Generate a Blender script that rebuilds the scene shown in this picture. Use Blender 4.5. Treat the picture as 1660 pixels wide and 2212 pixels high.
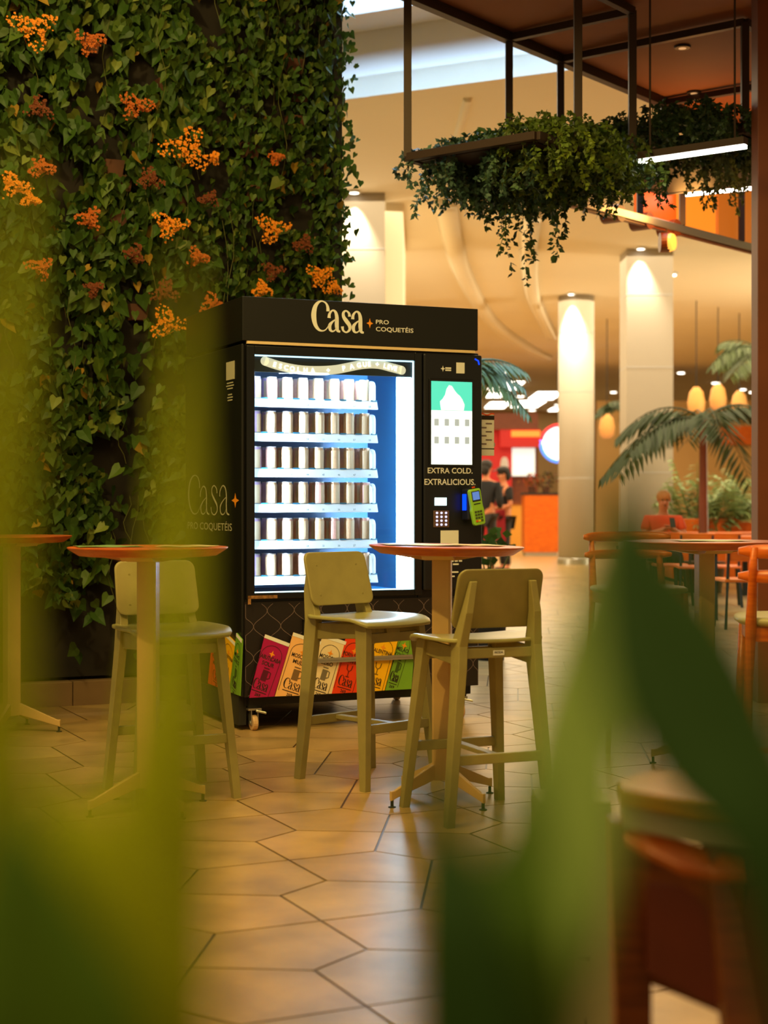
import bpy, bmesh, math, random
from mathutils import Vector, Matrix, Euler
random.seed(7)
PI = math.pi
for o in list(bpy.data.objects): bpy.data.objects.remove(o)
SC = bpy.context.scene
COL = SC.collection
# ------------------------------------------------------------------ camera, world, lights, exposure
F, HC, YH = 3400.0, 1.15, 1086.0          # focal length in pixels of the 1660x2212 frame, eye height, horizon row
cam = bpy.data.cameras.new('camera'); camo = bpy.data.objects.new('camera', cam); COL.objects.link(camo)
camo.location = (0, 0, HC); camo.rotation_euler = (PI/2, 0, 0)
cam.sensor_fit = 'VERTICAL'; cam.sensor_height = 36.0; cam.sensor_width = 27.0
cam.lens = 36.0*F/2212; cam.shift_y = -20/2212
cam.clip_start = 0.05; cam.clip_end = 200
cam.dof.use_dof = True; cam.dof.focus_distance = 7.0; cam.dof.aperture_fstop = 2.7; cam.dof.aperture_blades = 0
SC.camera = camo
w = bpy.data.worlds.new('world'); SC.world = w; w.use_nodes = True
w.node_tree.nodes['Background'].inputs[0].default_value = (1.0, 0.73, 0.30, 1)
w.node_tree.nodes['Background'].inputs[1].default_value = 0.34
SC.view_settings.view_transform = 'Standard'; SC.view_settings.look = 'None'
SC.view_settings.gamma = 1; SC.view_settings.use_curve_mapping = False
SC.view_settings.exposure = 0.0
cy = SC.cycles
cy.use_denoising = True; cy.max_bounces = 6; cy.diffuse_bounces = 3; cy.glossy_bounces = 3
cy.transmission_bounces = 4; cy.transparent_max_bounces = 8; cy.caustics_reflective = False; cy.caustics_refractive = False
cy.sample_clamp_indirect = 4.0

def lamp(name, kind, loc, energy, color, target=None, size=0.1, size_y=None, spot=60, blend=0.5):
    l = bpy.data.lights.new(name, kind); l.energy = energy; l.color = color
    if kind == 'AREA':
        l.size = size
        if size_y: l.shape = 'RECTANGLE'; l.size_y = size_y
    else:
        l.shadow_soft_size = size
    if kind == 'SPOT': l.spot_size = math.radians(spot); l.spot_blend = blend
    o = bpy.data.objects.new(name, l); COL.objects.link(o); o.location = loc
    if target is not None:
        o.rotation_euler = (Vector(target)-Vector(loc)).to_track_quat('-Z', 'Y').to_euler()
    return o
WARM = (1.0, 0.71, 0.20); WARM2 = (1.0, 0.80, 0.50); DAY = (0.45, 0.70, 1.0)
lamp('ceiling_panel_light', 'AREA', (-0.4, 4.2, 4.9), 245, WARM, (-0.4, 4.6, 0), 4.0, 4.0)
lamp('hall_panel_light', 'AREA', (3, 28, 4.9), 2600, WARM2, (3, 28, 0), 10, 28)
lamp('wall_wash_light', 'SPOT', (-2.2, 5.4, 5.2), 330, (1.0,.80,.28), (-1.3, 9.0, 2.3), 0.12, spot=80, blend=0.8)
lamp('stool_spot_light', 'SPOT', (-2.6, 3.2, 4.8), 520, WARM, (0.0, 6.2, 0.3), 0.07, spot=50, blend=0.9)
lamp('ceiling_fill', 'AREA', (-5.5, 24, 2.4), 880, (1,.86,.56), (-1.0, 24, 5), 1.5, 16)  # added fill hidden behind the planted wall, brightens the ceiling
lamp('ceiling_fill', 'AREA', (10.5, 27, 2.4), 1180, (1,.86,.56), (6, 26, 5), 1.5, 20)  # second added ceiling fill, out of view on the right
lamp('daylight_clerestory', 'AREA', (1.5, 10.8, 8.2), 2000, DAY, (0.8, 15, 6.0), 6, 2)
lamp('near_leaf_fill', 'SPOT', (-0.7, -0.6, 3.0), 250, (1.0, 0.86, 0.30), (-0.02, 0.4, 1.0), 0.15, spot=40, blend=0.8)  # unseen lamp added to brighten the leaves near the camera

# ------------------------------------------------------------------ helpers
def lin(r, g, b):
    f = lambda c: (c/255/12.92) if c/255 <= 0.04045 else ((c/255+0.055)/1.055)**2.4
    return (f(r), f(g), f(b), 1)
def mat(name, col, rough=0.5, metal=0.0, var=0.0, scale=8.0, emit=None, es=0.0, trans=0.0, bump=0.0, attr=None, spec=0.5):
    m = bpy.data.materials.new(name); m.use_nodes = True; nt = m.node_tree; b = nt.nodes['Principled BSDF']
    b.inputs['Base Color'].default_value = col; b.inputs['Roughness'].default_value = rough; b.inputs['Metallic'].default_value = metal
    b.inputs['Specular IOR Level'].default_value = spec
    src = None
    if attr:
        a = nt.nodes.new('ShaderNodeVertexColor'); a.layer_name = attr; src = a.outputs['Color']
        nt.links.new(src, b.inputs['Base Color'])
    if var > 0 or bump > 0:
        tc = nt.nodes.new('ShaderNodeTexCoord'); n = nt.nodes.new('ShaderNodeTexNoise')
        n.inputs['Scale'].default_value = scale; n.inputs['Detail'].default_value = 5
        nt.links.new(tc.outputs['Object'], n.inputs['Vector'])
        if var > 0:
            mr = nt.nodes.new('ShaderNodeMapRange'); mr.inputs[1].default_value = 0.3; mr.inputs[2].default_value = 0.7
            mr.inputs[3].default_value = 1-var; mr.inputs[4].default_value = 1+var*0.6
            nt.links.new(n.outputs['Fac'], mr.inputs[0])
            mx = nt.nodes.new('ShaderNodeVectorMath'); mx.operation = 'MULTIPLY'
            if src: nt.links.new(src, mx.inputs[0])
            else: mx.inputs[0].default_value = col[:3]
            nt.links.new(mr.outputs[0], mx.inputs[1]); nt.links.new(mx.outputs[0], b.inputs['Base Color'])
        if bump > 0:
            bp = nt.nodes.new('ShaderNodeBump'); bp.inputs['Strength'].default_value = bump; bp.inputs['Distance'].default_value = 0.02
            nt.links.new(n.outputs['Fac'], bp.inputs['Height']); nt.links.new(bp.outputs[0], b.inputs['Normal'])
    if emit:
        b.inputs['Emission Color'].default_value = emit; b.inputs['Emission Strength'].default_value = es
    if trans > 0:                                            # light passing through a leaf
        t = nt.nodes.new('ShaderNodeBsdfTranslucent'); ms = nt.nodes.new('ShaderNodeMixShader'); ms.inputs[0].default_value = trans
        if attr: nt.links.new(src, t.inputs['Color'])
        else: t.inputs['Color'].default_value = col
        out = nt.nodes['Material Output']
        nt.links.new(b.outputs[0], ms.inputs[1]); nt.links.new(t.outputs[0], ms.inputs[2]); nt.links.new(ms.outputs[0], out.inputs[0])
    return m
def wood(name, c1, c2, rough=0.45, sc=(3, 3, 30)):
    m = mat(name, c1, rough); nt = m.node_tree; b = nt.nodes['Principled BSDF']
    tc = nt.nodes.new('ShaderNodeTexCoord'); mp = nt.nodes.new('ShaderNodeMapping'); mp.inputs['Scale'].default_value = sc
    n = nt.nodes.new('ShaderNodeTexNoise'); n.inputs['Scale'].default_value = 3; n.inputs['Detail'].default_value = 6
    r = nt.nodes.new('ShaderNodeValToRGB'); r.color_ramp.elements[0].color = c1; r.color_ramp.elements[1].color = c2
    r.color_ramp.elements[0].position = 0.35; r.color_ramp.elements[1].position = 0.7
    nt.links.new(tc.outputs['Object'], mp.inputs[0]); nt.links.new(mp.outputs[0], n.inputs['Vector'])
    nt.links.new(n.outputs['Fac'], r.inputs[0]); nt.links.new(r.outputs[0], b.inputs['Base Color'])
    return m
def P(px, py, Y): return Vector(((px-830)/F*Y, Y, HC-(py-YH)/F*Y))       # a point of the place seen at this pixel, Y metres away
def G(px, py): Y = F*HC/(py-YH); return Vector(((px-830)/F*Y, Y, 0))      # the floor point seen at this pixel

class MB:
    def __init__(s): s.v = []; s.f = []; s.mi = []; s.col = []; s.m = 0; s.c = None
    def add(s, vs, fs):
        b = len(s.v); s.v += [tuple(x) for x in vs]
        for f in fs: s.f.append(tuple(i+b for i in f)); s.mi.append(s.m); s.col.append(s.c)
        return s
    def box(s, x0, x1, y0, y1, z0, z1):
        vs = [(x, y, z) for z in (z0, z1) for y in (y0, y1) for x in (x0, x1)]
        return s.add(vs, [(0,2,3,1),(4,5,7,6),(0,1,5,4),(2,6,7,3),(0,4,6,2),(1,3,7,5)])
    def hexa(s, a, b):                                      # two quads (4 points each) joined
        return s.add(list(a)+list(b), [(3,2,1,0),(4,5,6,7)]+[(i,(i+1)%4,4+(i+1)%4,4+i) for i in range(4)])
    def loft(s, rings, caps=True):
        n = len(rings[0]); vs = [p for r in rings for p in r]; fs = []
        for k in range(len(rings)-1):
            for i in range(n): fs.append((k*n+i, k*n+(i+1)%n, (k+1)*n+(i+1)%n, (k+1)*n+i))
        if caps: fs.append(tuple(range(n-1,-1,-1))); fs.append(tuple((len(rings)-1)*n+i for i in range(n)))
        return s.add(vs, fs)
    def bar(s, a, b, w, h, up=(0,0,1)):                     # straight bar, section w (sideways) x h (along up)
        a, b = Vector(a), Vector(b); d = (b-a).normalized(); up = Vector(up)
        sd = d.cross(up)
        if sd.length < 1e-4: sd = d.cross(Vector((0,1,0)))
        sd.normalize(); u = sd.cross(d).normalized()
        q = lambda c: [c-sd*w/2-u*h/2, c+sd*w/2-u*h/2, c+sd*w/2+u*h/2, c-sd*w/2+u*h/2]
        return s.hexa(q(a), q(b))
    def tube(s, pts, r, n=8):
        pts = [Vector(p) for p in pts]; rings = []
        rr = r if isinstance(r, (list, tuple)) else [r]*len(pts)
        for i, p in enumerate(pts):
            d = (pts[min(i+1, len(pts)-1)]-pts[max(i-1, 0)]).normalized()
            a = d.cross(Vector((0,0,1)))
            if a.length < 1e-3: a = d.cross(Vector((0,1,0)))
            a.normalize(); b = a.cross(d)
            rings.append([p+a*math.cos(2*PI*k/n)*rr[i]+b*math.sin(2*PI*k/n)*rr[i] for k in range(n)])
        return s.loft(rings)
    def lathe(s, prof, n=24, o=(0,0,0)):
        o = Vector(o)
        return s.loft([[o+Vector((r*math.cos(2*PI*k/n), r*math.sin(2*PI*k/n), z)) for k in range(n)] for r, z in prof])
    def prism(s, poly, d):                                  # polygon (3-D points) pushed along the vector d
        n = len(poly); a = [Vector(p) for p in poly]; b = [p+Vector(d) for p in a]
        return s.add(a+b, [tuple(range(n-1,-1,-1)), tuple(range(n,2*n))]+[(i,(i+1)%n,n+(i+1)%n,n+i) for i in range(n)])
    def ribbon(s, pts, nrm, w):                             # flat line of width w on a surface with this normal
        pts = [Vector(p) for p in pts]; nrm = Vector(nrm); vs = []; fs = []
        ww = w if isinstance(w, (list, tuple)) else [w]*len(pts)
        for i, p in enumerate(pts):
            d = (pts[min(i+1, len(pts)-1)]-pts[max(i-1, 0)]).normalized(); sd = d.cross(nrm).normalized()*ww[i]/2
            vs += [p-sd, p+sd]
        for i in range(len(pts)-1): fs.append((2*i, 2*i+1, 2*i+3, 2*i+2))
        return s.add(vs, fs)
    def ball(s, c, r, n=8, m=6, sc=(1,1,1)):
        c = Vector(c); rings = []
        for j in range(1, m):
            t = PI*j/m
            rings.append([c+Vector((r*sc[0]*math.sin(t)*math.cos(2*PI*k/n), r*sc[1]*math.sin(t)*math.sin(2*PI*k/n), r*sc[2]*math.cos(t))) for k in range(n)])
        return s.loft(rings)
    def text(s, txt, o, xd, ud, h, w=None, align='C', bold=0.0, off=0.0):
        vs, fs = text_geo(txt, bold)
        x0 = min(v[0] for v in vs); x1 = max(v[0] for v in vs)
        sy = h/0.73; sx = sy if w is None else w/(x1-x0)
        xd, ud, o = Vector(xd).normalized(), Vector(ud).normalized(), Vector(o)
        ox = {'C': (x0+x1)/2, 'L': x0, 'R': x1}[align]
        return s.add([o+xd*(v[0]-ox)*sx+ud*v[1]*sy for v in vs], fs)
    def build(s, name, mats, parent=None, smooth=False, bevel=0.0, seg=2, angle=30, solid=0.0, sub=0, loc=None, rot=None):
        me = bpy.data.meshes.new(name); me.from_pydata(s.v, [], s.f)
        mats = mats if isinstance(mats, (list, tuple)) else [mats]
        for m in mats: me.materials.append(m)
        if len(mats) > 1:
            me.polygons.foreach_set('material_index', s.mi)
        if any(c is not None for c in s.col):
            ca = me.color_attributes.new('tint', 'FLOAT_COLOR', 'CORNER'); data = []
            for f, c in zip(s.f, s.col): data += list(c or (1,1,1,1))*len(f)
            ca.data.foreach_set('color', data)
        bm = bmesh.new(); bm.from_mesh(me)
        if not any(c is not None for c in s.col) and len(s.f) < 20000: bmesh.ops.recalc_face_normals(bm, faces=bm.faces)
        bm.to_mesh(me); bm.free()
        if smooth: me.polygons.foreach_set('use_smooth', [True]*len(me.polygons))
        o = bpy.data.objects.new(name, me); COL.objects.link(o)
        if parent is not None: o.parent = parent
        if loc is not None: o.location = loc
        if rot is not None: o.rotation_euler = rot
        if solid: md = o.modifiers.new('solid', 'SOLIDIFY'); md.thickness = solid; md.offset = 0
        if bevel: md = o.modifiers.new('bevel', 'BEVEL'); md.width = bevel; md.segments = seg; md.limit_method = 'ANGLE'; md.angle_limit = math.radians(angle)
        if sub: md = o.modifiers.new('sub', 'SUBSURF'); md.levels = sub; md.render_levels = sub
        return o
_tg = {}
def text_geo(txt, bold):
    k = (txt, bold)
    if k not in _tg:
        c = bpy.data.curves.new('t', 'FONT'); c.body = txt; c.size = 1.0; c.resolution_u = 3; c.offset = bold
        o = bpy.data.objects.new('t', c); COL.objects.link(o)
        dg = bpy.context.evaluated_depsgraph_get(); me = bpy.data.meshes.new_from_object(o.evaluated_get(dg))
        _tg[k] = ([tuple(v.co) for v in me.vertices], [tuple(p.vertices) for p in me.polygons])
        bpy.data.objects.remove(o); bpy.data.curves.remove(c); bpy.data.meshes.remove(me)
    return _tg[k]
def catmull(pts, n=5):
    out = []
    for i in range(len(pts)-1):
        p = [pts[max(i-1,0)], pts[i], pts[i+1], pts[min(i+2,len(pts)-1)]]
        for k in range(n):
            t = k/n
            out.append(tuple(0.5*(2*b+(c-a)*t+(2*a-5*b+4*c-d)*t*t+(3*b-a-3*c+d)*t**3) for a, b, c, d in zip(*p)))
    out.append(tuple(pts[-1])); return out
C_ = [(.58,.66,.10),(.57,.80,.085),(.50,.93,.05),(.36,.99,.04),(.22,.94,.075),(.10,.78,.12),(.05,.5,.15),(.10,.22,.12),(.22,.05,.08),(.36,.0,.04),(.50,.05,.03),(.63,.22,.025)]
A1 = [(.04,.44,.10),(.06,.58,.075),(.17,.70,.045),(.28,.65,.08),(.33,.48,.11),(.33,.2,.12),(.36,.04,.09),(.46,.0,.05)]
A2 = [(.32,.42,.03),(.18,.33,.05),(.07,.2,.1),(.08,.06,.085),(.16,.0,.05),(.26,.04,.035),(.32,.14,.03)]
S_ = [(.31,.52,.09),(.29,.63,.07),(.18,.71,.045),(.08,.64,.075),(.09,.5,.10),(.2,.36,.12),(.31,.22,.11),(.31,.08,.075),(.19,-.01,.045),(.07,.05,.06),(.04,.18,.09)]
def casa(mb, o, xd, ud, h, w, thin=1.0):
    """the word written in a high-contrast serif, cap height h, total width w; o = lower left"""
    o, xd, ud = Vector(o), Vector(xd).normalized(), Vector(ud).normalized(); n = xd.cross(ud)
    sx = w/2.02
    for gl, ox in (((C_,), 0), ((A1, A2), .58), ((S_,), 1.08), ((A1, A2), 1.47)):
        for st in gl:
            pts = catmull(st, 5)
            mb.ribbon([o+xd*(x+ox)*sx+ud*y*h for x, y, _ in pts], n, [ww*h*thin for *_, ww in pts])
def star(mb, c, xd, ud, r, ry=None):
    c, xd, ud = Vector(c), Vector(xd).normalized(), Vector(ud).normalized(); ry = ry or r
    k = [(0,1),(.26,.26),(1,0),(.26,-.26),(0,-1),(-.26,-.26),(-1,0),(-.26,.26)]
    mb.add([c+xd*x*r+ud*y*ry for x, y in k], [tuple(range(8))])
def thing(name, label, cat, loc=(0,0,0), rz=0.0, group=None):
    o = bpy.data.objects.new(name, None); COL.objects.link(o); o.location = loc; o.rotation_euler = (0,0,rz); o.empty_display_size = 0.1
    return tag(o, label, cat, group)
def tag(o, label, cat, group=None):
    o['label'] = label; o['category'] = cat
    if group: o['group'] = group
    return o
def struct(o): o['kind'] = 'structure'; return o
def dup(root, loc=None, rz=None, label=None, group=None):
    kids = {}
    for o in bpy.data.objects:
        if o.parent: kids.setdefault(o.parent.name, []).append(o)
    def cp(o, par):
        c = o.copy(); COL.objects.link(c)
        if par is not None: c.parent = par
        for ch in kids.get(o.name, []): cp(ch, c)
        return c
    r = cp(root, None)
    if loc is not None: r.location = loc
    if rz is not None: r.rotation_euler = (0,0,rz)
    if label: r['label'] = label
    if group: r['group'] = group
    return r

# ------------------------------------------------------------------ materials
M = {}
M['tile'] = mat('floor_tile', (1,1,1,1), 0.30, attr='tint', var=0.28, scale=5, bump=0.03, spec=0.45)
M['grout'] = mat('grout', lin(70,45,22), 0.8)
M['ceil'] = mat('cream_plaster', lin(246,234,208), 0.8, var=0.03, scale=0.5)
M['colpaint'] = mat('column_paint', lin(178,168,152), 0.6, var=0.03, scale=0.6)
M['white'] = mat('white_plaster', lin(232,232,230), 0.7, var=0.03, scale=0.6)
M['grey'] = mat('joint_and_shade_grey', lin(190,190,192), 0.7)
M['tan'] = mat('tan_wall', lin(190,150,90), 0.8, var=0.15, scale=0.3)
M['black'] = mat('black_vinyl', lin(15,13,12), 0.42, var=0.1)
M['blackgloss'] = mat('black_gloss', lin(14,14,17), 0.22)
M['navy'] = mat('dark_panel', lin(17,17,24), 0.38)
M['cream'] = mat('cream_print', lin(238,236,236), 0.6)
M['silverprint'] = mat('silver_print', lin(196,190,160), 0.5)
M['orangeprint'] = mat('orange_print', lin(245,150,20), 0.6)
M['ink'] = mat('dark_ink', lin(40,24,20), 0.7)
M['lattice'] = mat('lattice_print', lin(124,104,108), 0.6)
M['plum'] = mat('plum_vinyl', lin(26,18,19), 0.45)
M['steel'] = mat('brushed_steel', lin(190,185,175), 0.35, metal=0.9)
M['trimalu'] = mat('pale_trim', lin(235,205,160), 0.4)
M['rubber'] = mat('dark_rubber', lin(25,22,20), 0.7)
M['wheel'] = mat('nylon_wheel', lin(205,165,125), 0.5, var=0.15, scale=40)
M['liner'] = mat('blue_liner', lin(4,84,130), 0.5, var=0.12, scale=3)
M['shelfm'] = mat('white_shelf', lin(225,235,240), 0.45)
M['led'] = mat('led_tube', (1,1,1,1), 0.5, emit=(0.62,0.86,1,1), es=22.0)
M['ledline'] = mat('led_line', (1,1,1,1), 0.5, emit=(0.45,0.85,1,1), es=1.6)
M['sage'] = mat('sage_paint', lin(150,138,84), 0.42, var=0.10, scale=14)
M['sagetop'] = mat('sage_lacquer', lin(158,152,98), 0.28, var=0.08, scale=9)
M['postpaint'] = mat('post_paint', lin(208,170,110), 0.4, var=0.12, scale=6)
M['tabletop'] = wood('orange_top', lin(206,104,30), lin(176,74,22), 0.35)
M['paper'] = mat('paper', lin(225,222,214), 0.6)
M['orangewood'] = wood('orange_wood', lin(226,112,22), lin(196,84,14), 0.32)
M['brownwood'] = wood('brown_wood', lin(150,74,20), lin(112,50,14), 0.4)
M['darksteel'] = mat('brown_steel', lin(62,42,32), 0.5, metal=0.2)
M['soffit'] = mat('brown_soffit', lin(168,94,46), 0.7, var=0.12, scale=1.2)
M['postbrown'] = mat('brown_post', lin(128,66,36), 0.5, var=0.15, scale=3)
M['ivy'] = mat('ivy_leaf', (1,1,1,1), 0.5, attr='tint', trans=0.12, spec=0.22)
M['fern'] = mat('fern_leaf', (1,1,1,1), 0.5, attr='tint', trans=0.25)
M['soil'] = mat('dark_felt', lin(30,22,14), 0.95, var=0.5, scale=6)
M['terra'] = mat('planting_pot', lin(86,48,28), 0.8, var=0.3, scale=10)
M['stem'] = mat('plant_stem', lin(92,92,36), 0.7)
M['orangefl'] = mat('orange_petals', lin(244,148,16), 0.6)
M['rustfl'] = mat('rust_petals', lin(122,56,14), 0.7)
M['amberfl'] = mat('amber_petals', lin(196,98,16), 0.65)
M['stone'] = mat('stone_kerb', lin(120,92,58), 0.7, var=0.2, scale=4)
M['skin'] = mat('skin', lin(205,130,90), 0.5)
M['hair'] = mat('dark_hair', lin(24,18,16), 0.6)
M['lamp'] = mat('lamp_glow', (1,1,1,1), 0.5, emit=(1,0.90,0.74,1), es=7.0)
M['strip'] = mat('strip_glow', (1,1,1,1), 0.5, emit=(1,0.95,0.82,1), es=9.0)
M['amber'] = mat('amber_glow', lin(130,44,6), 0.4, emit=(1,0.26,0.015,1), es=1.1)

# ------------------------------------------------------------------ floor: pentagon tiles laid in a Cairo pattern
def build_floor():
    mb = MB(); mb.m = 0; mb.c = (0.06,0.032,0.012,1)
    mb.add([(-14,-2,0),(30,-2,0),(30,75,0),(-14,75,0)], [(0,1,2,3)])
    L = 0.745; d = L*0.1057; a = math.radians(10.2); ca, sa = math.cos(a), math.sin(a)
    org = Vector((-0.3052, 5.052)) - Vector((ca*L/2-sa*L/2, sa*L/2+ca*L/2))
    T = lambda x, y: (org.x+ca*x-sa*y, org.y+sa*x+ca*y)
    h = L/2; rnd = random.Random(3)
    for i in range(-14, 26):
        for j in range(-8, 34):
            ox, oy = i*L, j*L
            n0 = (0,0); n1 = (h,h)
            e1 = lambda X, Y: ((X-d,Y-d),(X+d,Y+d))           # short edge around (h,0)
            e2 = lambda X, Y: ((X+d,Y-d),(X-d,Y+d))           # short edge around (0,h)
            r = e1(h,0); u = e2(0,h); r2 = e1(h,L); u2 = e2(L,h)
            pents = [
                [(0,0), r[0], r[1], (h,h), u[0]],
                [(h,h), r[1], (L,0), u2[0], u2[1]][:0] or [(h,h), r[1], r[0], (L,0), u2[0]][:0],
            ]
            # the four pentagons around the node (h,h): each shares one short edge
            pents = []
            lo, hi = r[1], r2[0]; le, ri = u[0], u2[1]
            pents.append([(h,h), lo, r[0], (0,0), le])
            pents.append([(h,h), le, u[1], (0,L), hi])
            pents.append([(h,h), hi, r2[1], (L,L), ri])
            pents.append([(h,h), ri, u2[0], (L,0), lo])
            for p in pents:
                q = [T(ox+x, oy+y) for x, y in p]
                cx = sum(x for x, _ in q)/5; cyy = sum(y for _, y in q)/5
                if not (-3.5 < cx < 9 and 2.4 < cyy < 24) or abs(cx) > 0.3*cyy+1.2: continue
                g = 0.0034/0.16
                q = [(x+(cx-x)*g, y+(cyy-y)*g) for x, y in q]
                if sum(q[k][0]*q[(k+1)%5][1]-q[(k+1)%5][0]*q[k][1] for k in range(5)) < 0: q.reverse()
                t = rnd.uniform(0.86, 1.08); mb.c = (0.43*t, 0.272*t*rnd.uniform(.97,1.03), 0.10*t, 1)
                b0 = [(x,y,0.0005) for x, y in q]; b1 = [(x,y,0.003) for x, y in q]
                mb.add(b0+b1, [(5,6,7,8,9)]+[(k,(k+1)%5,5+(k+1)%5,5+k) for k in range(5)])
    # the hall beyond the pattern, same stone
    mb.c = (0.43,0.272,0.10,1)
    mb.add([(-14,24,0.003),(30,24,0.003),(30,75,0.003),(-14,75,0.003)], [(0,1,2,3)])
    struct(mb.build('floor', M['tile']))
build_floor()

# ------------------------------------------------------------------ hall: ceiling, fascia, columns, back wall
def hall():
    zc = 5.0
    e0, e1 = Vector((-0.376,15.03)), Vector((1.53,14.06)); dr = (e1-e0).normalized()
    A = e0-dr*9; B = e1+dr*12
    mb = MB(); mb.prism([(A.x,A.y,zc),(B.x,B.y,zc),(B.x+8,75,zc),(A.x-2,75,zc)], (0,0,0.2)); struct(mb.build('ceiling', M['ceil']))
    nb = Vector((-dr.y, dr.x)); nb = -nb if nb.y > 0 else nb          # towards the camera
    f = MB()
    def band(z0, z1, off0, off1, m):
        f.m = m; a0 = A+nb*off0; b0 = B+nb*off0; a1 = A+nb*off1; b1 = B+nb*off1
        f.add([(a0.x,a0.y,z0),(b0.x,b0.y,z0),(b1.x,b1.y,z1),(a1.x,a1.y,z1)], [(0,1,2,3)])
    band(5.0, 5.62, 0, 0, 0); band(5.62, 5.62, 0, 0.5, 0); band(5.62, 6.28, 0.5, 0.45, 1); band(6.28, 6.28, 0.45, 0.85, 0)  # grey middle band: weaker daylight put into the plaster colour
    band(6.28, 7.4, 0.85, 1.2, 0); band(7.4, 9.0, 1.2, 3.0, 0)
    struct(f.build('trim_1', [M['white'], M['grey']]))
    mb = MB()
    def cove(pts, w, h):
        q = [P(px, py, F*(zc-HC)/(YH-py)) for px, py in pts]; q = [Vector(t) for t in catmull([tuple(t) for t in q], 6)]
        rings = []
        for i, p in enumerate(q):
            d = (q[min(i+1,len(q)-1)]-q[max(i-1,0)]).normalized(); s = Vector((d.y,-d.x,0))
            rings.append([p-s*w/2+Vector((0,0,.02)), p+s*w/2+Vector((0,0,.02)), p+s*w/2*.8-Vector((0,0,h)), p-s*w/2*.4-Vector((0,0,h))])
        mb.loft(rings)
    cove([(962,430),(978,520),(1005,600),(1060,690),(1130,742),(1180,768)], 0.34, 0.12)
    cove([(1010,212),(1000,250),(985,305)], 0.10, 0.03)
    cove([(1148,455),(1142,540),(1152,640),(1190,720)], 0.3, 0.16)
    struct(mb.build('trim_2', M['ceil'], smooth=True))
    mb = MB(); mb.box(-14,30,66,66.2,0,5.0); struct(mb.build('wall_back', M['tan']))
    # a beige side wall of the hall behind the planted wall
    a = P(834,640,20.2); mb = MB(); mb.prism([(a.x,20.2,0),(a.x+.22,20.25,0),(a.x+.3,24,0),(a.x-3,24,0)], (0,0,5)); struct(mb.build('wall_left', M['ceil']))
hall()

def column(x0, x1, ytop, square, label):
    Y = F*(5.0-HC)/(YH-ytop); a = (x0-830)/F*Y; b = (x1-830)/F*Y; cx = (a+b)/2; r = (b-a)/2
    t = thing('column', label, 'column', (cx, Y, 0))
    mb = MB()
    if square: mb.box(-r, r, -r, r, 0, 5.0)
    else: mb.lathe([(r,0.0),(r,5.0)], 40)
    mb.build('shaft', M['colpaint'], t, smooth=not square)
    mb = MB()
    if square: mb.box(-r-.01, r+.01, -r-.01, r+.01, 0.0, 0.12)
    else: mb.lathe([(r+.015,0.0),(r+.015,0.11),(r+.004,0.12)], 40)
    mb.build('base_band', M['steel'], t)
    mb = MB()
    for zz in (1.6, 3.2, 4.3):
        if square: mb.box(-r-.003, r+.003, -r-.003, r+.003, zz, zz+.012)
        else: mb.lathe([(r+.003,zz),(r+.003,zz+.012)], 40)
    mb.build('joint_line', M['grey'], t)
    # the recessed downlight that washes it
    lx = cx-r*0.45; ly = Y-r-0.12
    d = thing('downlight', 'small round ceiling downlight washing '+label.split(' that')[0][:60].replace('pale ','the '), 'light', (lx, ly, 4.99))
    mb = MB(); mb.lathe([(0.085,-.02),(0.085,0.0),(0.06,0.01)], 20); mb.build('trim_ring', M['white'], d)
    mb = MB(); mb.lathe([(0.055,-.022),(0.055,-.012)], 16); mb.build('lens', M['lamp'], d)
    s = lamp('column_wash', 'SPOT', (lx, ly, 4.95), 300, (1,.86,.62), (lx+.03, ly+.30, 2.6), 0.03, spot=62, blend=0.9)
column(1207, 1284, 640, False, 'pale round column left of the seated man, beside the wooden counter')
column(1347, 1446, 545, True, 'pale square column just left of the palm trees')
column(742, 832, 425, True, 'pale square column seen past the edge of the planted wall')

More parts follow.
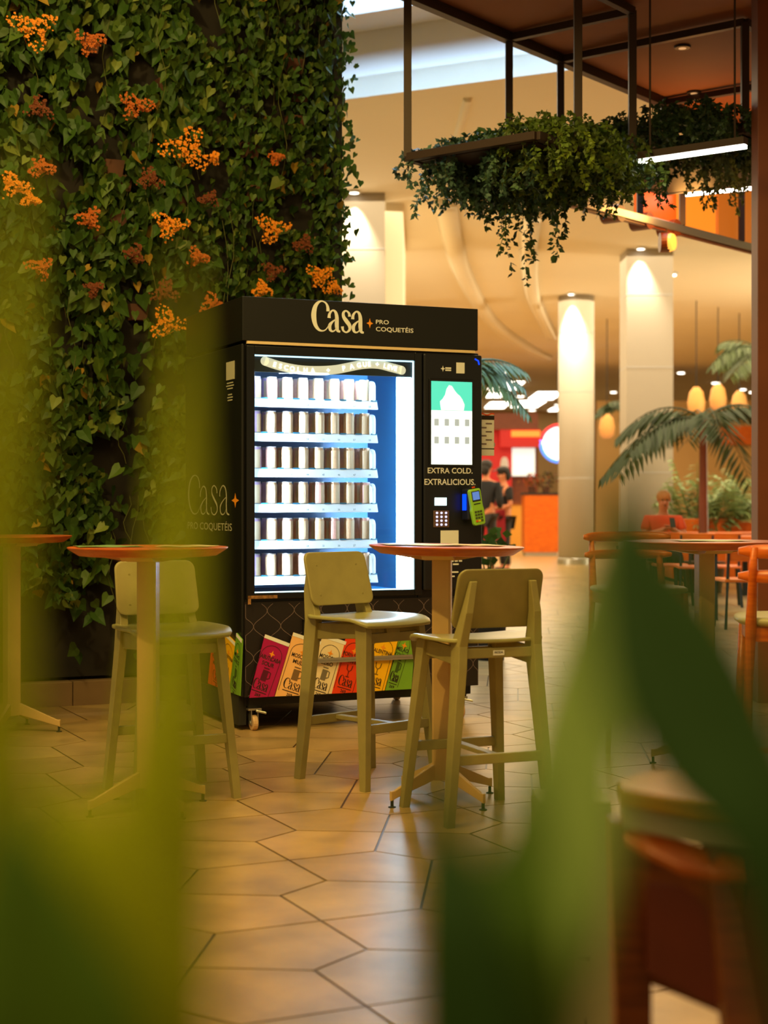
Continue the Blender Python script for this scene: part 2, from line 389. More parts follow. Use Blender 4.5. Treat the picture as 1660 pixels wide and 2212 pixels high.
# ------------------------------------------------------------------ planted wall on the left
WA = math.radians(23.7); EU = Vector((math.cos(WA), math.sin(WA), 0)); EV = Vector((-math.sin(WA), math.cos(WA), 0))
def living_wall():
    R0 = Vector((-0.262, 9.566, 0))            # right-hand front corner of the wall at the floor
    root = thing('living_wall', 'tall planted wall of ivy with orange flowers, behind the vending machine', 'green wall', R0, WA)
    # local: x runs left as negative, y into the wall
    st = MB(); st.box(-3.2, 0.0, 0.10, 0.42, 0, 5.4); struct(st.build('wall_green', M['soil'], None, loc=R0, rot=(0,0,WA)))
    k = MB()
    for i in range(6): k.box(-3.2+i*.52, -3.2+(i+1)*.52-.004, -0.02, 0.095, 0, 0.14)
    struct(k.build('baseboard_left', M['stone'], None, loc=R0, rot=(0,0,WA), bevel=.004))
    b = MB(); b.box(-3.1, -0.06, 0.05, 0.098, 0.16, 5.3); b.build('felt_backing', M['soil'], root)
    fr = MB(); fr.box(-0.058, -0.004, -0.03, 0.098, 0.15, 5.3); fr.build('edge_trim', mat('edge_metal', lin(38,34,32), .5), root)
    rnd = random.Random(11)
    pots = MB()
    for _ in range(46):
        x = rnd.uniform(-2.6, -0.2); z = rnd.uniform(.5, 4.3)
        pots.loft([[Vector((x+cx*.07*s, .05-abs(0)+yy*.10*s-.05, z+dz)) for cx, yy in ((-1,1),(1,1),(.8,-.3),(-.8,-.3))] for s, dz in ((.75,0),(1,.09))])
    pots.build('planting_pocket', M['terra'], root)
    leaf = MB()
    def add_leaf(x, y, z, s, yaw, pitch, roll, col, hang=True):
        # heart shaped blade, folded along the midrib, tip down
        shp = [(0,.05),(.30,.22),(.46,.02),(.44,-.22),(.25,-.55),(0,-1.0),(-.25,-.55),(-.44,-.22),(-.46,.02),(-.30,.22)]
        m = Matrix.Translation((x,y,z)) @ Euler((pitch, roll, yaw), 'ZXY').to_matrix().to_4x4()
        vs = []
        for px, pz in shp:
            vs.append(m @ Vector((px*s, -abs(px)*s*.28+(-.18*s*(pz*pz)), pz*s)))
        c = m @ Vector((0,-.02*s,-.3*s)); vs.append(c)
        n = len(shp); leaf.c = col
        leaf.add(vs, [(i,(i+1)%n,n) for i in range(n)])
    # trailing runners: columns of leaves hanging down, with gaps
    def green(y=0.0):
        t = rnd.random()
        base = (.042,.086,.012) if t < .6 else ((.070,.112,.014) if t < .9 else (.15,.18,.03))
        if t > .985: base = (.32,.18,.02)
        k = rnd.uniform(.7,1.25)
        return (base[0]*k, base[1]*k, base[2]*k, 1)
    gaps = [(rnd.uniform(-2.5,-.25), rnd.uniform(.4,4.2), rnd.uniform(.06,.15), rnd.uniform(.06,.17)) for _ in range(40)]
    gaps += [(-1.28, 2.0, .10, .5), (-1.35, 1.3, .12, .35), (-1.33,.75,.14,.35), (-1.9,.5,.3,.12)]
    n = 0
    while n < 14500:
        x = rnd.uniform(-2.75, 0.0); z = rnd.uniform(.28, 4.6)
        dens = 1.0
        for gx, gz, gw, gh in gaps:
            q = ((x-gx)/gw)**2+((z-gz)/gh)**2
            if q < 1: dens *= 0.10
        zlow = .33+.35*abs(math.sin(x*3.1))+.18*math.sin(x*9)
        if z < zlow: dens *= 0.04
        # runners: favour vertical bands
        dens *= 0.74+0.26*math.sin(x*33+1.5*math.sin(z*1.7))
        if rnd.random() > dens: continue
        s = rnd.choice((.034,.04,.046,.052,.06,.075)) if x < -.95 else rnd.choice((.026,.03,.036,.042,.05))
        y = rnd.uniform(-.13, .045)
        if rnd.random() < .006: s *= 1.7
        add_leaf(x, y, z, s*1.25, rnd.uniform(-1.0,1.0), rnd.uniform(-.15,.95), rnd.uniform(-.9,.9), green()); n += 1
    # sprays leaning past the right edge
    for _ in range(150):
        z = rnd.choice((rnd.uniform(1.9,4.4), rnd.uniform(2.6,3.9)))
        add_leaf(rnd.uniform(-.05,.055)+(.06 if rnd.random()<.2 else 0), rnd.uniform(-.12,.05), z, rnd.uniform(.03,.055), rnd.uniform(-1,1), rnd.uniform(-.3,.9), rnd.uniform(-1.2,1.2), green())
    lf = leaf.build('ivy_leaves', M['ivy'], root); lf['kind'] = 'stuff'
    vn = MB()
    for _ in range(60):
        x = rnd.uniform(-2.6,-.02); z = rnd.uniform(.9,4.5); l = rnd.uniform(.3,.9); y = rnd.uniform(-.12,-.02)
        pts = [(x+.025*math.sin(k*1.3+x*9), y+.01*math.sin(k), max(.3, z-l*k/6)) for k in range(7)]
        vn.tube(pts, .0018, 4)
    v = vn.build('vine_runners', M['stem'], root); v['kind'] = 'stuff'
    # flower heads, placed where they grow on the wall
    fl = [(50,78,56,2),(170,105,38,1),(60,248,36,0),(265,240,40,1),(375,332,62,2),(65,372,34,1),(8,412,38,2),(298,398,34,0),(425,438,24,0),(168,482,34,1),
          (340,497,42,2),(560,502,42,2),(626,537,28,0),(262,556,28,0),(398,563,28,1),(62,585,32,1),(560,592,26,0),(660,602,34,2),(688,628,24,2),(176,630,24,0),
          (330,636,36,0),(537,632,26,2),(430,662,30,1),(335,702,46,2),(566,352,20,1),(40,440,22,2),(432,352,18,2)]
    mats = [M['rustfl'], M['amberfl'], M['orangefl']]
    for px, py, r, kind in fl:
        kx = (px-830)/F; u = (kx*R0.y-R0.x)/(EU.x-kx*EU.y); Y = R0.y+u*EU.y; sc = F/Y
        u += .03; z = HC-(py-YH)/F*Y; rr = r/sc
        mb = MB()
        nfl = int(46+r*2.4)
        for _ in range(nfl):
            a = rnd.uniform(0,2*PI); q = rr*math.sqrt(rnd.random())
            lump = .75+.35*math.sin(a*3+px)
            c = Vector((u+q*math.cos(a)*lump, -.15-.05*(1-(q/rr)**2)+rnd.uniform(-.015,.015), z+q*math.sin(a)*.8*lump)); s = rnd.uniform(.0045,.0085)
            for t in range(4):
                an = t*PI/2+rnd.random(); dd = Vector((math.cos(an), -.25, math.sin(an)))*s*1.1; sd = Vector((-math.sin(an), 0, math.cos(an)))*s*.6
                mb.add([c, c+dd*.55+sd, c+dd*1.15, c+dd*.55-sd], [(0,1,2,3)])
            mb.add([c+Vector((s*.45*x,-s*.7*(1-abs(x)-abs(y)) ,s*.45*y)) for x, y in ((1,0),(0,1),(-1,0),(0,-1),(0,0))], [(0,1,4),(1,2,4),(2,3,4),(3,0,4)])
        for _ in range(6):
            a = rnd.uniform(0,2*PI); mb.tube([(u,-.03,z-rr*.6),(u+rr*.5*math.cos(a),-.15,z+rr*.5*math.sin(a))], .0016, 4)
        o = mb.build('flower_cluster', mats[kind], root)
living_wall()

# ------------------------------------------------------------------ vending machine (local x along its front, y into it)
MY0 = F*HC/(1583-YH); MX0 = (524-830)/F*MY0; MO = Vector((MX0, MY0, 0))
def fr(px, py, dv=0.0):
    """front plane point (u, z) of the machine seen at this pixel"""
    k = (px-830)/F; X0, Y0 = MX0-dv*math.sin(WA), MY0+dv*math.cos(WA)
    u = (k*Y0-X0)/(EU.x-k*EU.y); Y = Y0+u*EU.y
    return u, HC-(py-YH)/F*Y
def sd(px, py):
    k = (px-830)/F; v = (MX0-k*MY0)/(math.sin(WA)+k*math.cos(WA)); Y = MY0+v*math.cos(WA)
    return v, HC-(py-YH)/F*Y
def machine():
    W = fr(1031,700)[0]; D = 1.0; ZB = fr(535,1506)[1]; ZT = fr(524,741)[1]; ZH = fr(524,640)[1]
    WB = fr(1037,800)[0]
    root = thing('vending_machine', 'black drinks vending machine on casters with lit window of cans and Casa header sign', 'vending machine', MO, WA)
    ul, zt = fr(548,766); ur, _ = fr(893,766); zb = fr(548,1281)[1]
    fl = fr(531,800)[0]; frr = fr(909,800)[0]
    X = (1,0,0); U = (0,0,1); NF = (0,-1,0)
    # cabinet: sides, back, top, kick, control column; the lit chamber stays open at the front
    cab = MB()
    cab.box(0, ul-.04, .012, D, ZB, ZT)                    # left side wall
    cab.box(ur+.03, WB, .012, D, ZB, ZT)                   # control column
    cab.box(ul-.04, ur+.03, D-.05, D, ZB, ZT)
    cab.box(ul-.04, ur+.03, .012, D-.05, ZT-.06, ZT)
    cab.box(ul-.04, ur+.03, .012, D-.05, ZB, zb-.02)
    cab.build('cabinet', M['black'], root, bevel=.006)
    ln = MB(); y1 = .66; zt2 = fr(548,802)[1]
    ln.box(ul-.038, ul-.030, .03, y1, zb-.018, ZT-.062); ln.box(ur+.022, ur+.028, .03, y1, zb-.018, ZT-.062)
    ln.box(ul-.038, ur+.028, y1, y1+.02, zb-.018, ZT-.062)
    ln.box(ul-.03, ur+.022, .03, y1, ZT-.068, ZT-.062); ln.box(ul-.03, ur+.022, .03, y1, zb-.019, zb-.012)
    ln.build('chamber_liner', M['liner'], root)
    # header sign
    hd = MB(); hd.box(-.004, W, -.012, D*.97, ZT+.012, ZH); h = hd.build('header_sign', M['black'], root, bevel=.003)
    tx = MB(); yy = -.0145
    u0, z0 = fr(673,716); u1, z1 = fr(789,660)
    casa(tx, (u0, yy, z0+.004), X, U, z1-z0+.006, u1-u0, 1.2)
    l = tx.build('sign_logo', M['cream'], h); l['label'] = 'cream serif logo'; tx = MB()
    a, za = fr(810,700); b, _ = fr(838,700); tx.text('PRO', (a,yy,za), X, U, .022, b-a, 'L', .012)
    a, za = fr(810,714); b, _ = fr(891,714); tx.text('COQUETÉIS', (a,yy,za-.004), X, U, .023, b-a, 'L', .012)
    l = tx.build('sign_lettering', M['cream'], h); l['label'] = 'cream sign lettering'
    sr = MB(); c, zc = fr(797,699); star(sr, (c,yy,zc), X, U, .019, .026); sr.build('sign_star', M['orangeprint'], h)
    tr = MB(); z = ZT+.001; a = fr(532,741)[0]; tr.box(a, W-.02, -.016, .0, z-.004, z+.010); tr.build('edge_strip', M['trimalu'], root)
    # door frame
    dfm = MB(); y0, y1f = -.022, .03
    dfm.box(fl, ul, y0, y1f, zb-.03, ZT-.012); dfm.box(ur, frr, y0, y1f, zb-.03, ZT-.012)
    dfm.box(ul, ur, y0, y1f, zt, ZT-.012); dfm.box(ul, ur, y0, y1f, zb-.03, zb)
    dfo = dfm.build('door_frame', M['blackgloss'], root, bevel=.004)
    ed = MB(); t = .004
    ed.box(ul, ur, y0+.012, y0+.02, zt-t*1.8, zt-.0005); ed.box(ul, ur, y0+.012, y0+.02, zb+.0005, zb+t*1.5)
    ed.box(ur-t*1.5, ur-.0005, y0+.012, y0+.02, zb+t*1.5, zt-t*1.8)
    ed.build('glass_edge', M['ledline'], dfo)
    tp = MB()
    tp.box(fl+.004, fl+.16, -.0235, -.0225, zb-.028, zb-.012); tp.box(fl+.004, fl+.02, -.0235, -.0225, zb-.055, zb-.012)
    tp.build('worn_tape', mat('worn_tape', lin(150,105,60), .6, var=.6, scale=60), dfo)
    gm = bpy.data.materials.new('window_glass'); gm.use_nodes = True; nt = gm.node_tree; nt.nodes.remove(nt.nodes['Principled BSDF'])
    tb = nt.nodes.new('ShaderNodeBsdfTransparent'); gb = nt.nodes.new('ShaderNodeBsdfGlossy'); gb.inputs['Roughness'].default_value = .03
    fz = nt.nodes.new('ShaderNodeFresnel'); fz.inputs[0].default_value = 1.35; mx = nt.nodes.new('ShaderNodeMixShader')
    tb.inputs[0].default_value = (.95,.98,1,1)
    nt.links.new(fz.outputs[0], mx.inputs[0]); nt.links.new(tb.outputs[0], mx.inputs[1]); nt.links.new(gb.outputs[0], mx.inputs[2]); nt.links.new(mx.outputs[0], nt.nodes['Material Output'].inputs[0])
    g = MB(); g.box(ul, ur, .004, .008, zb, zt); g.build('window_pane', gm, dfo)
    # top strip behind the glass with the wavy banner
    ts = MB(); ts.box(ul-.02, ur+.015, .02, .026, zt2, zt+.01); tso = ts.build('banner_panel', mat('banner_back', lin(20,38,40), .5), root)
    bn = MB(); top = []; pts = [(572,780),(610,792),(660,800),(720,799),(780,788),(815,787),(845,794),(868,800)]
    cen = [(fr(px,py,.02)) for px, py in catmull(pts, 6)]
    bw = .046
    bn.ribbon([(u,.017,z) for u, z in cen], NF, bw)
    for (u, z) in (cen[0], cen[-1]): bn.add([(u+bw/2*math.cos(k*PI/8), .017, z+bw/2*math.sin(k*PI/8)) for k in range(16)], [tuple(range(16))])
    bno = bn.build('wavy_banner', mat('banner_cream_glow', lin(240,236,200), .5, emit=(1,.92,.62,1), es=.6), root)  # printed banner, glow added so it looks brightly lit
    bwm = mat('banner_white_glow', (1,1,1,1), .5, emit=(1,1,1,1), es=1.3); bt = MB(); s = 'ESCOLHA + PAGUE + LEVE'; L0, L1 = 3, len(cen)-4  # printed letters share the added glow
    for i, ch in enumerate(s):
        if ch == ' ':
            bt.build('banner_word', bwm, bno); bt = MB(); continue
        f = L0+(L1-L0)*(i+.5)/len(s); k = int(f); (ua,zA),(ub,zB) = cen[k], cen[min(k+1,len(cen)-1)]; q = f-k
        u, z = ua+(ub-ua)*q, zA+(zB-zA)*q; xd = Vector((ub-ua,0,zB-zA)).normalized(); ud = Vector((-xd.z,0,xd.x))
        bt.text(ch, Vector((u,.0155,z))-ud*.012, xd, ud, .025, None, 'C', .03)
    bt.build('banner_word', bwm, bno)
    # light tubes on the right of the chamber
    lt = MB(); a = fr(858,1000,.04)[0]; b = fr(891,1000,.04)[0]; wd = (b-a)
    for i in range(3): lt.tube([(a+wd*(i+.5)/3, .05, zb+.004), (a+wd*(i+.5)/3, .05, zt2-.002)], wd*.155, 8)
    lt.build('light_tube', M['led'], root)
    lt = MB(); lt.tube([(ul-.012,.045,zb+.02),(ul-.012,.045,zt2-.01)], .008, 8); lt.build('light_tube', M['led'], root)
    lt = MB(); lt.tube([(ul+.03,.045,zt2+.012),(ur-.13,.045,zt2+.012)], .009, 8); lt.build('light_tube', M['led'], root)
    mw0 = Matrix.Translation(MO) @ Matrix.Rotation(WA, 4, 'Z')
    for nm, pos, tgt, sx, sy, en in (('chamber_light', (ur+.014,.040,(zb+zt2)/2), (ul+.2,.26,(zb+zt2)/2), .012, 1.1, 105), ('chamber_light', (ul-.014,.040,(zb+zt2)/2), (ur-.25,.26,(zb+zt2)/2), .012, 1.1, 95), ('chamber_light', ((ul+ur)/2,.040,zt2+.004), ((ul+ur)/2-.05,.13,zb), .6, .012, 5)):
        lamp(nm, 'AREA', mw0 @ Vector(pos), en, (.72,.88,1), mw0 @ Vector(tgt), sx, sy)
    # shelves
    rail_y = [868, 943, 1021, 1098, 1178, 1256]; ue = fr(822,900,.06)[0]; us = ul-.025
    shelf_z = []; tagm = mat('price_ink', lin(60,110,130), .6)
    slots = mat('rail_slot', lin(40,120,150), .5)
    for r, py in enumerate(rail_y):
        z = fr(560,py,.05)[1]; shelf_z.append(z+.02)
        sh = MB(); sh.box(us, ue, .110, .62, z+.010, z+.018)
        so = sh.build('shelf', M['shelfm'], root)
        rlm = so; rl = MB(); rl.prism([(us,.088,z-.020),(us,.098,z-.022),(us,.114,z+.020),(us,.104,z+.022)], (ue-us,0,0)); rlo = rl.build('price_rail', M['shelfm'], so)
        for c in range(8):
            pr = MB(); u = us+.045+(ue-us-.05)*(c+.5)/8
            pr.text(('%d%d' % (6-r, c+1)), (u,.0875,z-.012), X, U, .010, None, 'C', .01); pr.build('price_tag', tagm, so)
        for c in range(8):
            sl = MB(); u = us+.045+(ue-us-.05)*(c+.5)/8
            sl.box(u+.012, u+.048, .1005, .104, z+.0215, z+.028); sl.build('spiral_slot', slots, so)
        eb = MB(); q = [(0,0),(0,.085),(.01,.105),(.03,.112),(.10,.112),(.16,.10),(.4,.10),(.4,0)]
        eb.prism([(ue-.034,.10+a,z+.018+b) for a, b in q], (.028,0,0)); eb.build('end_bracket', M['shelfm'], so, bevel=.008)
    # control column
    pc = MB(); cu0 = fr(911,800)[0]; pc.box(cu0, WB, -.03, .012, fr(1000,1273)[1], ZT-.014); po = pc.build('control_panel', M['navy'], root, bevel=.01, seg=3)
    yp = -.0325
    def q(px, py): u, z = fr(px, py, -.03); return u, z
    a, z1 = q(931,823); b, z0 = q(1019,1004); zm = q(931,886)[1]
    scf = MB(); scf.box(a-.012, b+.012, -.036, -.031, z0-.012, z1+.014); so = scf.build('touch_screen', M['blackgloss'], root, bevel=.004)
    s1 = MB(); s1.box(a, b, -.0375, -.0362, z0, zm); s1.build('menu_area', mat('screen_white', (1,1,1,1), .4, emit=(.80,1,.96,1), es=1.0), so)
    s1 = MB(); s1.box(a, b, -.0375, -.0362, zm, z1); s1.build('picture_area', mat('screen_teal', lin(60,200,180), .4, emit=(.09,.62,.50,1), es=.95), so)
    s1 = MB(); cx, cz = (a+b)/2, zm
    s1.add([(cx+.07*math.cos(t*PI/14)*(1+.1*math.sin(t*1.7)), -.0382, cz+.002+.135*math.sin(t*PI/14)*(.85+.15*math.sin(t))) for t in range(15)], [tuple(range(15))])
    s1.build('picture_shape', mat('screen_pale', (1,1,1,1), .4, emit=(.72,.98,.90,1), es=1.0), so)
    gm_ = mat('screen_grey', lin(140,150,150), .5, emit=(.42,.48,.47,1), es=.8)
    for rr in range(2):
        for cc in range(4):
            s1 = MB(); u = a+(b-a)*(cc+.5)/4; z = zm-(zm-z0)*(.22+.33*rr); s1.box(u-.013, u+.013, -.0385, -.0377, z-.018, z+.018); s1.build('menu_icon', gm_, so)
    lg = MB()
    (t0, zz) = q(924,1022); (t1, _) = q(1021,1022); lg.text('EXTRA COLD.', (t0,yp,zz), X, U, .030, t1-t0, 'L', .012)
    lg.build('panel_lettering', M['cream'], po); lg = MB()
    (t0, zz) = q(917,1047); (t1, _) = q(1027,1049); lg.text('EXTRALICIOUS.', (t0,yp,zz), X, U, .032, t1-t0, 'L', .012)
    lg.build('panel_lettering', M['cream'], po); lg = MB()
    for py, segs in ((1206,(.03,.022)),(1214,(.022,.018,.02)),(1221,(.012,.034)),(1238,(.05,)),(1247,(.028,))):
        (t0, zz) = q(972,py)
        for g_ in segs: lg.ribbon([(t0,yp,zz+.005),(t0+g_,yp,zz+.005)], NF, .008); t0 += g_+.006
    lg.build('fine_print', M['cream'], po); lg = MB()
    (t0, zz) = q(968,801); lg.ribbon([(t0-.016,yp,zz+.014),(t0+.018,yp,zz+.014)], NF, .008); lg.ribbon([(t0-.016,yp,zz+.003),(t0+.018,yp,zz+.003)], NF, .008); star(lg, (t0-.03,yp,zz+.010), X, U, .013, .017)
    lg.build('panel_logo', M['cream'], po)
    for (ax, ay, bx, by) in ((986,783,1004,807), (952,1146,991,1175)):
        stq = MB(); (a1, z1_), (b1, z0_) = q(ax, ay), q(bx, by); stq.box(a1, b1, -.0315, -.0305, z0_, z1_); stq.build('cream_sticker', M['cream'], po, bevel=.003)
    dk = MB(); (a1, z1_), (b1, z0_) = q(939,1075), q(965,1092); dk.box(a1, b1, -.034, -.031, z0_, z1_); dk.build('small_display', mat('display_glow', (1,1,1,1), .4, emit=(.50,.90,1,1), es=1.5), po, bevel=.004)
    kp = MB(); (a1, z1_), (b1, z0_) = q(936,1103), q(970,1139); kp.box(a1, b1, -.036, -.031, z0_, z1_); ko = kp.build('keypad', mat('keypad_metal', lin(120,92,76), .4, metal=.4), root, bevel=.003)
    for rr in range(4):
        for cc in range(3):
            u = a1+(b1-a1)*(cc+.75)/3.5; z = z1_-(z1_-z0_)*(rr+.6)/4.3
            kb = MB(); kb.tube([(u,-.0355,z),(u,-.039,z)], .0062, 10); kb.build('key', mat('key_glow', (1,1,1,1), .4, emit=(.30,.42,1,1), es=1.3) if rr+cc == 0 else bpy.data.materials['key_glow'], ko)
    # terminal holder
    (cu, cz) = q(1010,1090)
    hb = MB(); hb.loft([[(cu-.035,-.03,cz-.085),(cu+.04,-.03,cz-.085),(cu+.04,-.03,cz+.085),(cu-.035,-.03,cz+.085)], [(cu-.028,-.095,cz-.08),(cu+.045,-.095,cz-.08),(cu+.045,-.095,cz+.08),(cu-.028,-.095,cz+.08)]])
    hb.build('terminal_holder', mat('holder_black', lin(22,24,40), .4), po, bevel=.008)
    hl = MB(); hl.box(cu-.037, cu-.033, -.085, -.045, cz-.03, cz+.055); hl.build('blue_indicator', mat('blue_led', (0,0,1,1), .4, emit=(.0,.06,1,1), es=1.6), po)
    bl = MB(); bl.tube([(WB-.045,-.031,ZT-.035),(WB-.025,-.031,ZT-.045),(WB-.02,-.031,ZT-.065)], .004, 6); bl.build('blue_arc', bpy.data.materials['blue_led'], po)
    # lattice print on the lower front
    zk = zb-.045; kk = MB(); kk.box(.012, WB-.012, -.006, .012, ZB, zk); kko = kk.build('kick_panel', M['plum'], root)
    lt = MB(); px, pz = .0725, .157
    for k in range(19):
        x0 = .02+k*px; sg = 1 if k % 2 else -1
        pts = []
        z = ZB+.004
        while z < zk-.002:
            x = x0+sg*px*.5*math.cos(2*PI*(z-zk+.045)/pz)
            pts.append((min(max(x,.014),WB-.014), -.0068, z)); z += .0105
        lt.ribbon(pts, NF, .0022)
    lt.build('lattice_print', M['lattice'], kko)
    # delivery flap
    (a1, z1_), (b1, z0_) = fr(652,1338), fr(905,1432)
    fp = MB(); t = .012
    fp.box(a1, b1, -.028, -.006, z1_-t, z1_); fp.box(a1, a1+t, -.028, -.006, z0_, z1_); fp.box(b1-t, b1, -.028, -.006, z0_, z1_); fp.box(a1, b1, -.028, -.006, z0_, z0_+t)
    fo = fp.build('delivery_flap', M['black'], root, bevel=.002)
    hb_ = MB(); ua, za = fr(650,1430); ub, _ = fr(900,1424); hb_.bar((ua,-.040,za),(ub,-.040,za),.012,.010); hb_.bar((ua,-.036,za+.012),(ub,-.036,za+.012),.010,.012); hb_.build('flap_rail', M['steel'], fo)
    # printed pouch boards on the front and on the left side
    pm = {'magenta': lin(178,16,92), 'peach': lin(250,190,125), 'ivory': lin(236,214,178), 'red': lin(232,62,14), 'yellow': lin(252,190,10), 'green': lin(118,168,48)}
    icm = {k: mat('icon_'+k, tuple(c[i]*.22 for i in range(3))+(1,), .5) for k, c in pm.items()}
    pmat = {k: mat('print_'+k, c, .35, var=.06, scale=9) for k, c in pm.items()}
    def pouch(col, tl, tr, br, bl, lines, pl, depth, icon, tone, yoff, kind='f'):
        f3 = (lambda p: Vector((lambda uz: (uz[0], yoff, uz[1]))(fr(*p)))) if kind == 'f' else (lambda p: Vector((lambda vz: (yoff, vz[0], vz[1]))(sd(*p))))
        TL, TR, BR, BL = map(f3, (tl, tr, br, bl))
        dv = Vector((0,.006,0)) if kind == 'f' else Vector((.006,0,0))
        n = Vector((0,-1,0)) if kind == 'f' else Vector((-1,0,0))
        b = MB(); b.prism([TL,TR,BR,BL], dv); o = b.build('pouch_print', pmat[col], root); o['label'] = col+' printed pouch board'
        xd = (TR-TL).normalized(); ud = (TL-BL); ud = (ud-xd*ud.dot(xd)).normalized(); w = (TR-TL).length; C0 = (TL+TR)/2-ud*.0+n*.0012
        hgt = (TL-BL).dot(ud)
        s = MB(); s.prism([TL+n*.0012,TR+n*.0012,TR+n*.0012-ud*.018,TL+n*.0012-ud*.018], dv*.1); s.build('top_seal', M['cream'], o)
        tx = MB()
        for i, t in enumerate(lines):
            tx.text(t, C0-ud*(.115+.030*i)-xd*.002, xd, ud, .021, min(w*.84, .017*len(t)), 'C', .014)
        casa(tx, C0-ud*(hgt*.83)-xd*w*.30, xd, ud, .052, w*.62, 1.0)
        tx.ribbon([C0-ud*(hgt*.865)-xd*w*.28, C0-ud*(hgt*.865)+xd*w*.3], n, .004)
        tx.text('269', C0-ud*(hgt*.935), xd, ud, .015, None, 'C', .02)
        arc = [C0-ud*(.092-.052*math.sin(k*PI/16))-xd*w*.40*math.cos(k*PI/16) for k in range(17)]
        arc = [arc[0]-ud*hgt*.62]+arc+[arc[-1]-ud*hgt*.62]
        tx.ribbon(arc, n, .0022)
        # little drink drawing
        ic = C0-ud*(hgt*.58); iw, ih = w*.11, .034; tx0 = tx; tx = MB()
        if icon == 'mug':
            tx.prism([ic-xd*iw-ud*ih, ic+xd*iw-ud*ih, ic+xd*iw+ud*ih*.6, ic-xd*iw+ud*ih*.6], n*.0002)
            tx.ribbon([ic-xd*iw+ud*ih*.9, ic+xd*iw+ud*ih*.9], n, .006)
            tx.ribbon([ic+xd*iw+ud*ih*.5, ic+xd*iw*1.8+ud*ih*.4, ic+xd*iw*1.9-ud*ih*.4, ic+xd*iw-ud*ih*.6], n, .006)
        else:
            tx.ribbon([ic-xd*iw+ud*ih*.9, ic-xd*iw*.8+ud*ih*.2, ic-ud*ih*.1, ic+xd*iw*.8+ud*ih*.2, ic+xd*iw+ud*ih*.9], n, .006)
            tx.ribbon([ic-ud*ih*.1, ic-ud*ih*.9], n, .005); tx.ribbon([ic-ud*ih*.9-xd*iw*.7, ic-ud*ih*.9+xd*iw*.7], n, .005)
        for e in range(3): star(tx, ic+ud*(ih*(1.35+.4*e))+xd*iw*.3*(-1)**e, xd, ud, .004)
        tx.build('drink_icon', icm[col], o); tx = tx0
        tx.build('pouch_lettering', M['ink'], o)
        so = MB(); star(so, C0-ud*.082, xd, ud, .017, .02); so.build('pouch_star', M['orangeprint'], o)
    F_ = [('magenta',(569,1369),(622,1389),(588,1503),(535,1506),('JABUTICABA','SOUR'),'mug'),
          ('peach',(630,1365),(690,1385),(645,1501),(590,1503),('MOSCOW','MULE'),'mug'),
          ('ivory',(695,1369),(744,1385),(712,1497),(648,1500),('MOSCOW','ZERO'),'mug'),
          ('red',(746,1365),(795,1380),(774,1494),(712,1497),('PORN STAR','MARTINI'),'glass'),
          ('yellow',(806,1357),(858,1372),(826,1490),(774,1494),('VALENTINA',),'glass'),
          ('green',(864,1356),(893,1366),(884,1487),(828,1490),('MELÃO','COLICO'),'mug')]
    for i, (c, tl, tr, br, bl, ln_, ic) in enumerate(F_): pouch(c, tl, tr, br, bl, ln_, 0, 0, ic, 0, -.0305-.0005*(i % 2))
    S_l = [('red',(462,1372),(486,1388),(476,1485),(452,1476),('PORN STAR','MARTINI'),'glass'),
           ('yellow',(489,1365),(512,1388),(499,1496),(474,1486),('VALENTINA',),'glass'),
           ('green',(515,1367),(527,1382),(522,1503),(498,1494),('MELÃO','COLICO'),'mug')]
    for i, (c, tl, tr, br, bl, ln_, ic) in enumerate(S_l): pouch(c, tl, tr, br, bl, ln_, 0, 0, ic, 0, -.008-.0006*i, 's')
    # lettering on the left flank
    fk = MB(); Xs = (0,-1,0)
    v0, z0 = sd(406,1111); v1, z1 = sd(501,1045)
    z0 = sd(501,1112)[1]; zc = sd(422,1018)[1]-.0
    casa(fk, (-.002, v0, z0), Xs, U, zc-z0-.02, v0-v1, .62)
    fk.build('flank_logo', M['silverprint'], root); fk = MB()
    v0, z0 = sd(406,1143); v1, _ = sd(502,1148); fk.text('PRO COQUETÉIS', (-.002, v0, sd(502,1147)[1]), Xs, U, .040, v0-v1, 'L', .0)
    fk.build('flank_lettering', M['silverprint'], root); fk = MB()
    v0, zq0 = sd(490,822); v1, zq1 = sd(507,779)
    for i in range(6):
        va, zz = sd(488,831+i*6.0+(7 if i > 2 else 0)); vb, _ = sd(508,831); vm = (va+vb)/2; hw = abs(vb-va)*(.34,.42,.3,.22,.3,.26)[i]; fk.ribbon([(-.002,vm+hw,zz+.004),(-.002,vm,zz+.004),(-.002,vm-hw,zz+.004)], (-1,0,0), .006)
    fk.build('fine_print', M['silverprint'], root)
    sq = MB(); sq.box(-.003, 0, min(v0,v1), max(v0,v1), zq0+.0, zq1); sq.build('flank_sticker', M['silverprint'], root)
    sr = MB(); v, z = sd(509.5,1081); star(sr, (-.0025, v, z), Xs, U, .06, .038); sr.build('flank_star', M['orangeprint'], root)
    # undercarriage and casters
    uc = MB(); uc.box(.03, WB-.03, .05, .09, ZB-.05, ZB); uc.box(.03, WB-.03, D-.1, D-.05, ZB-.05, ZB); uc.box(.0, .04, .06, D-.02, .03, ZB); uc.build('base_frame', M['rubber'], root)
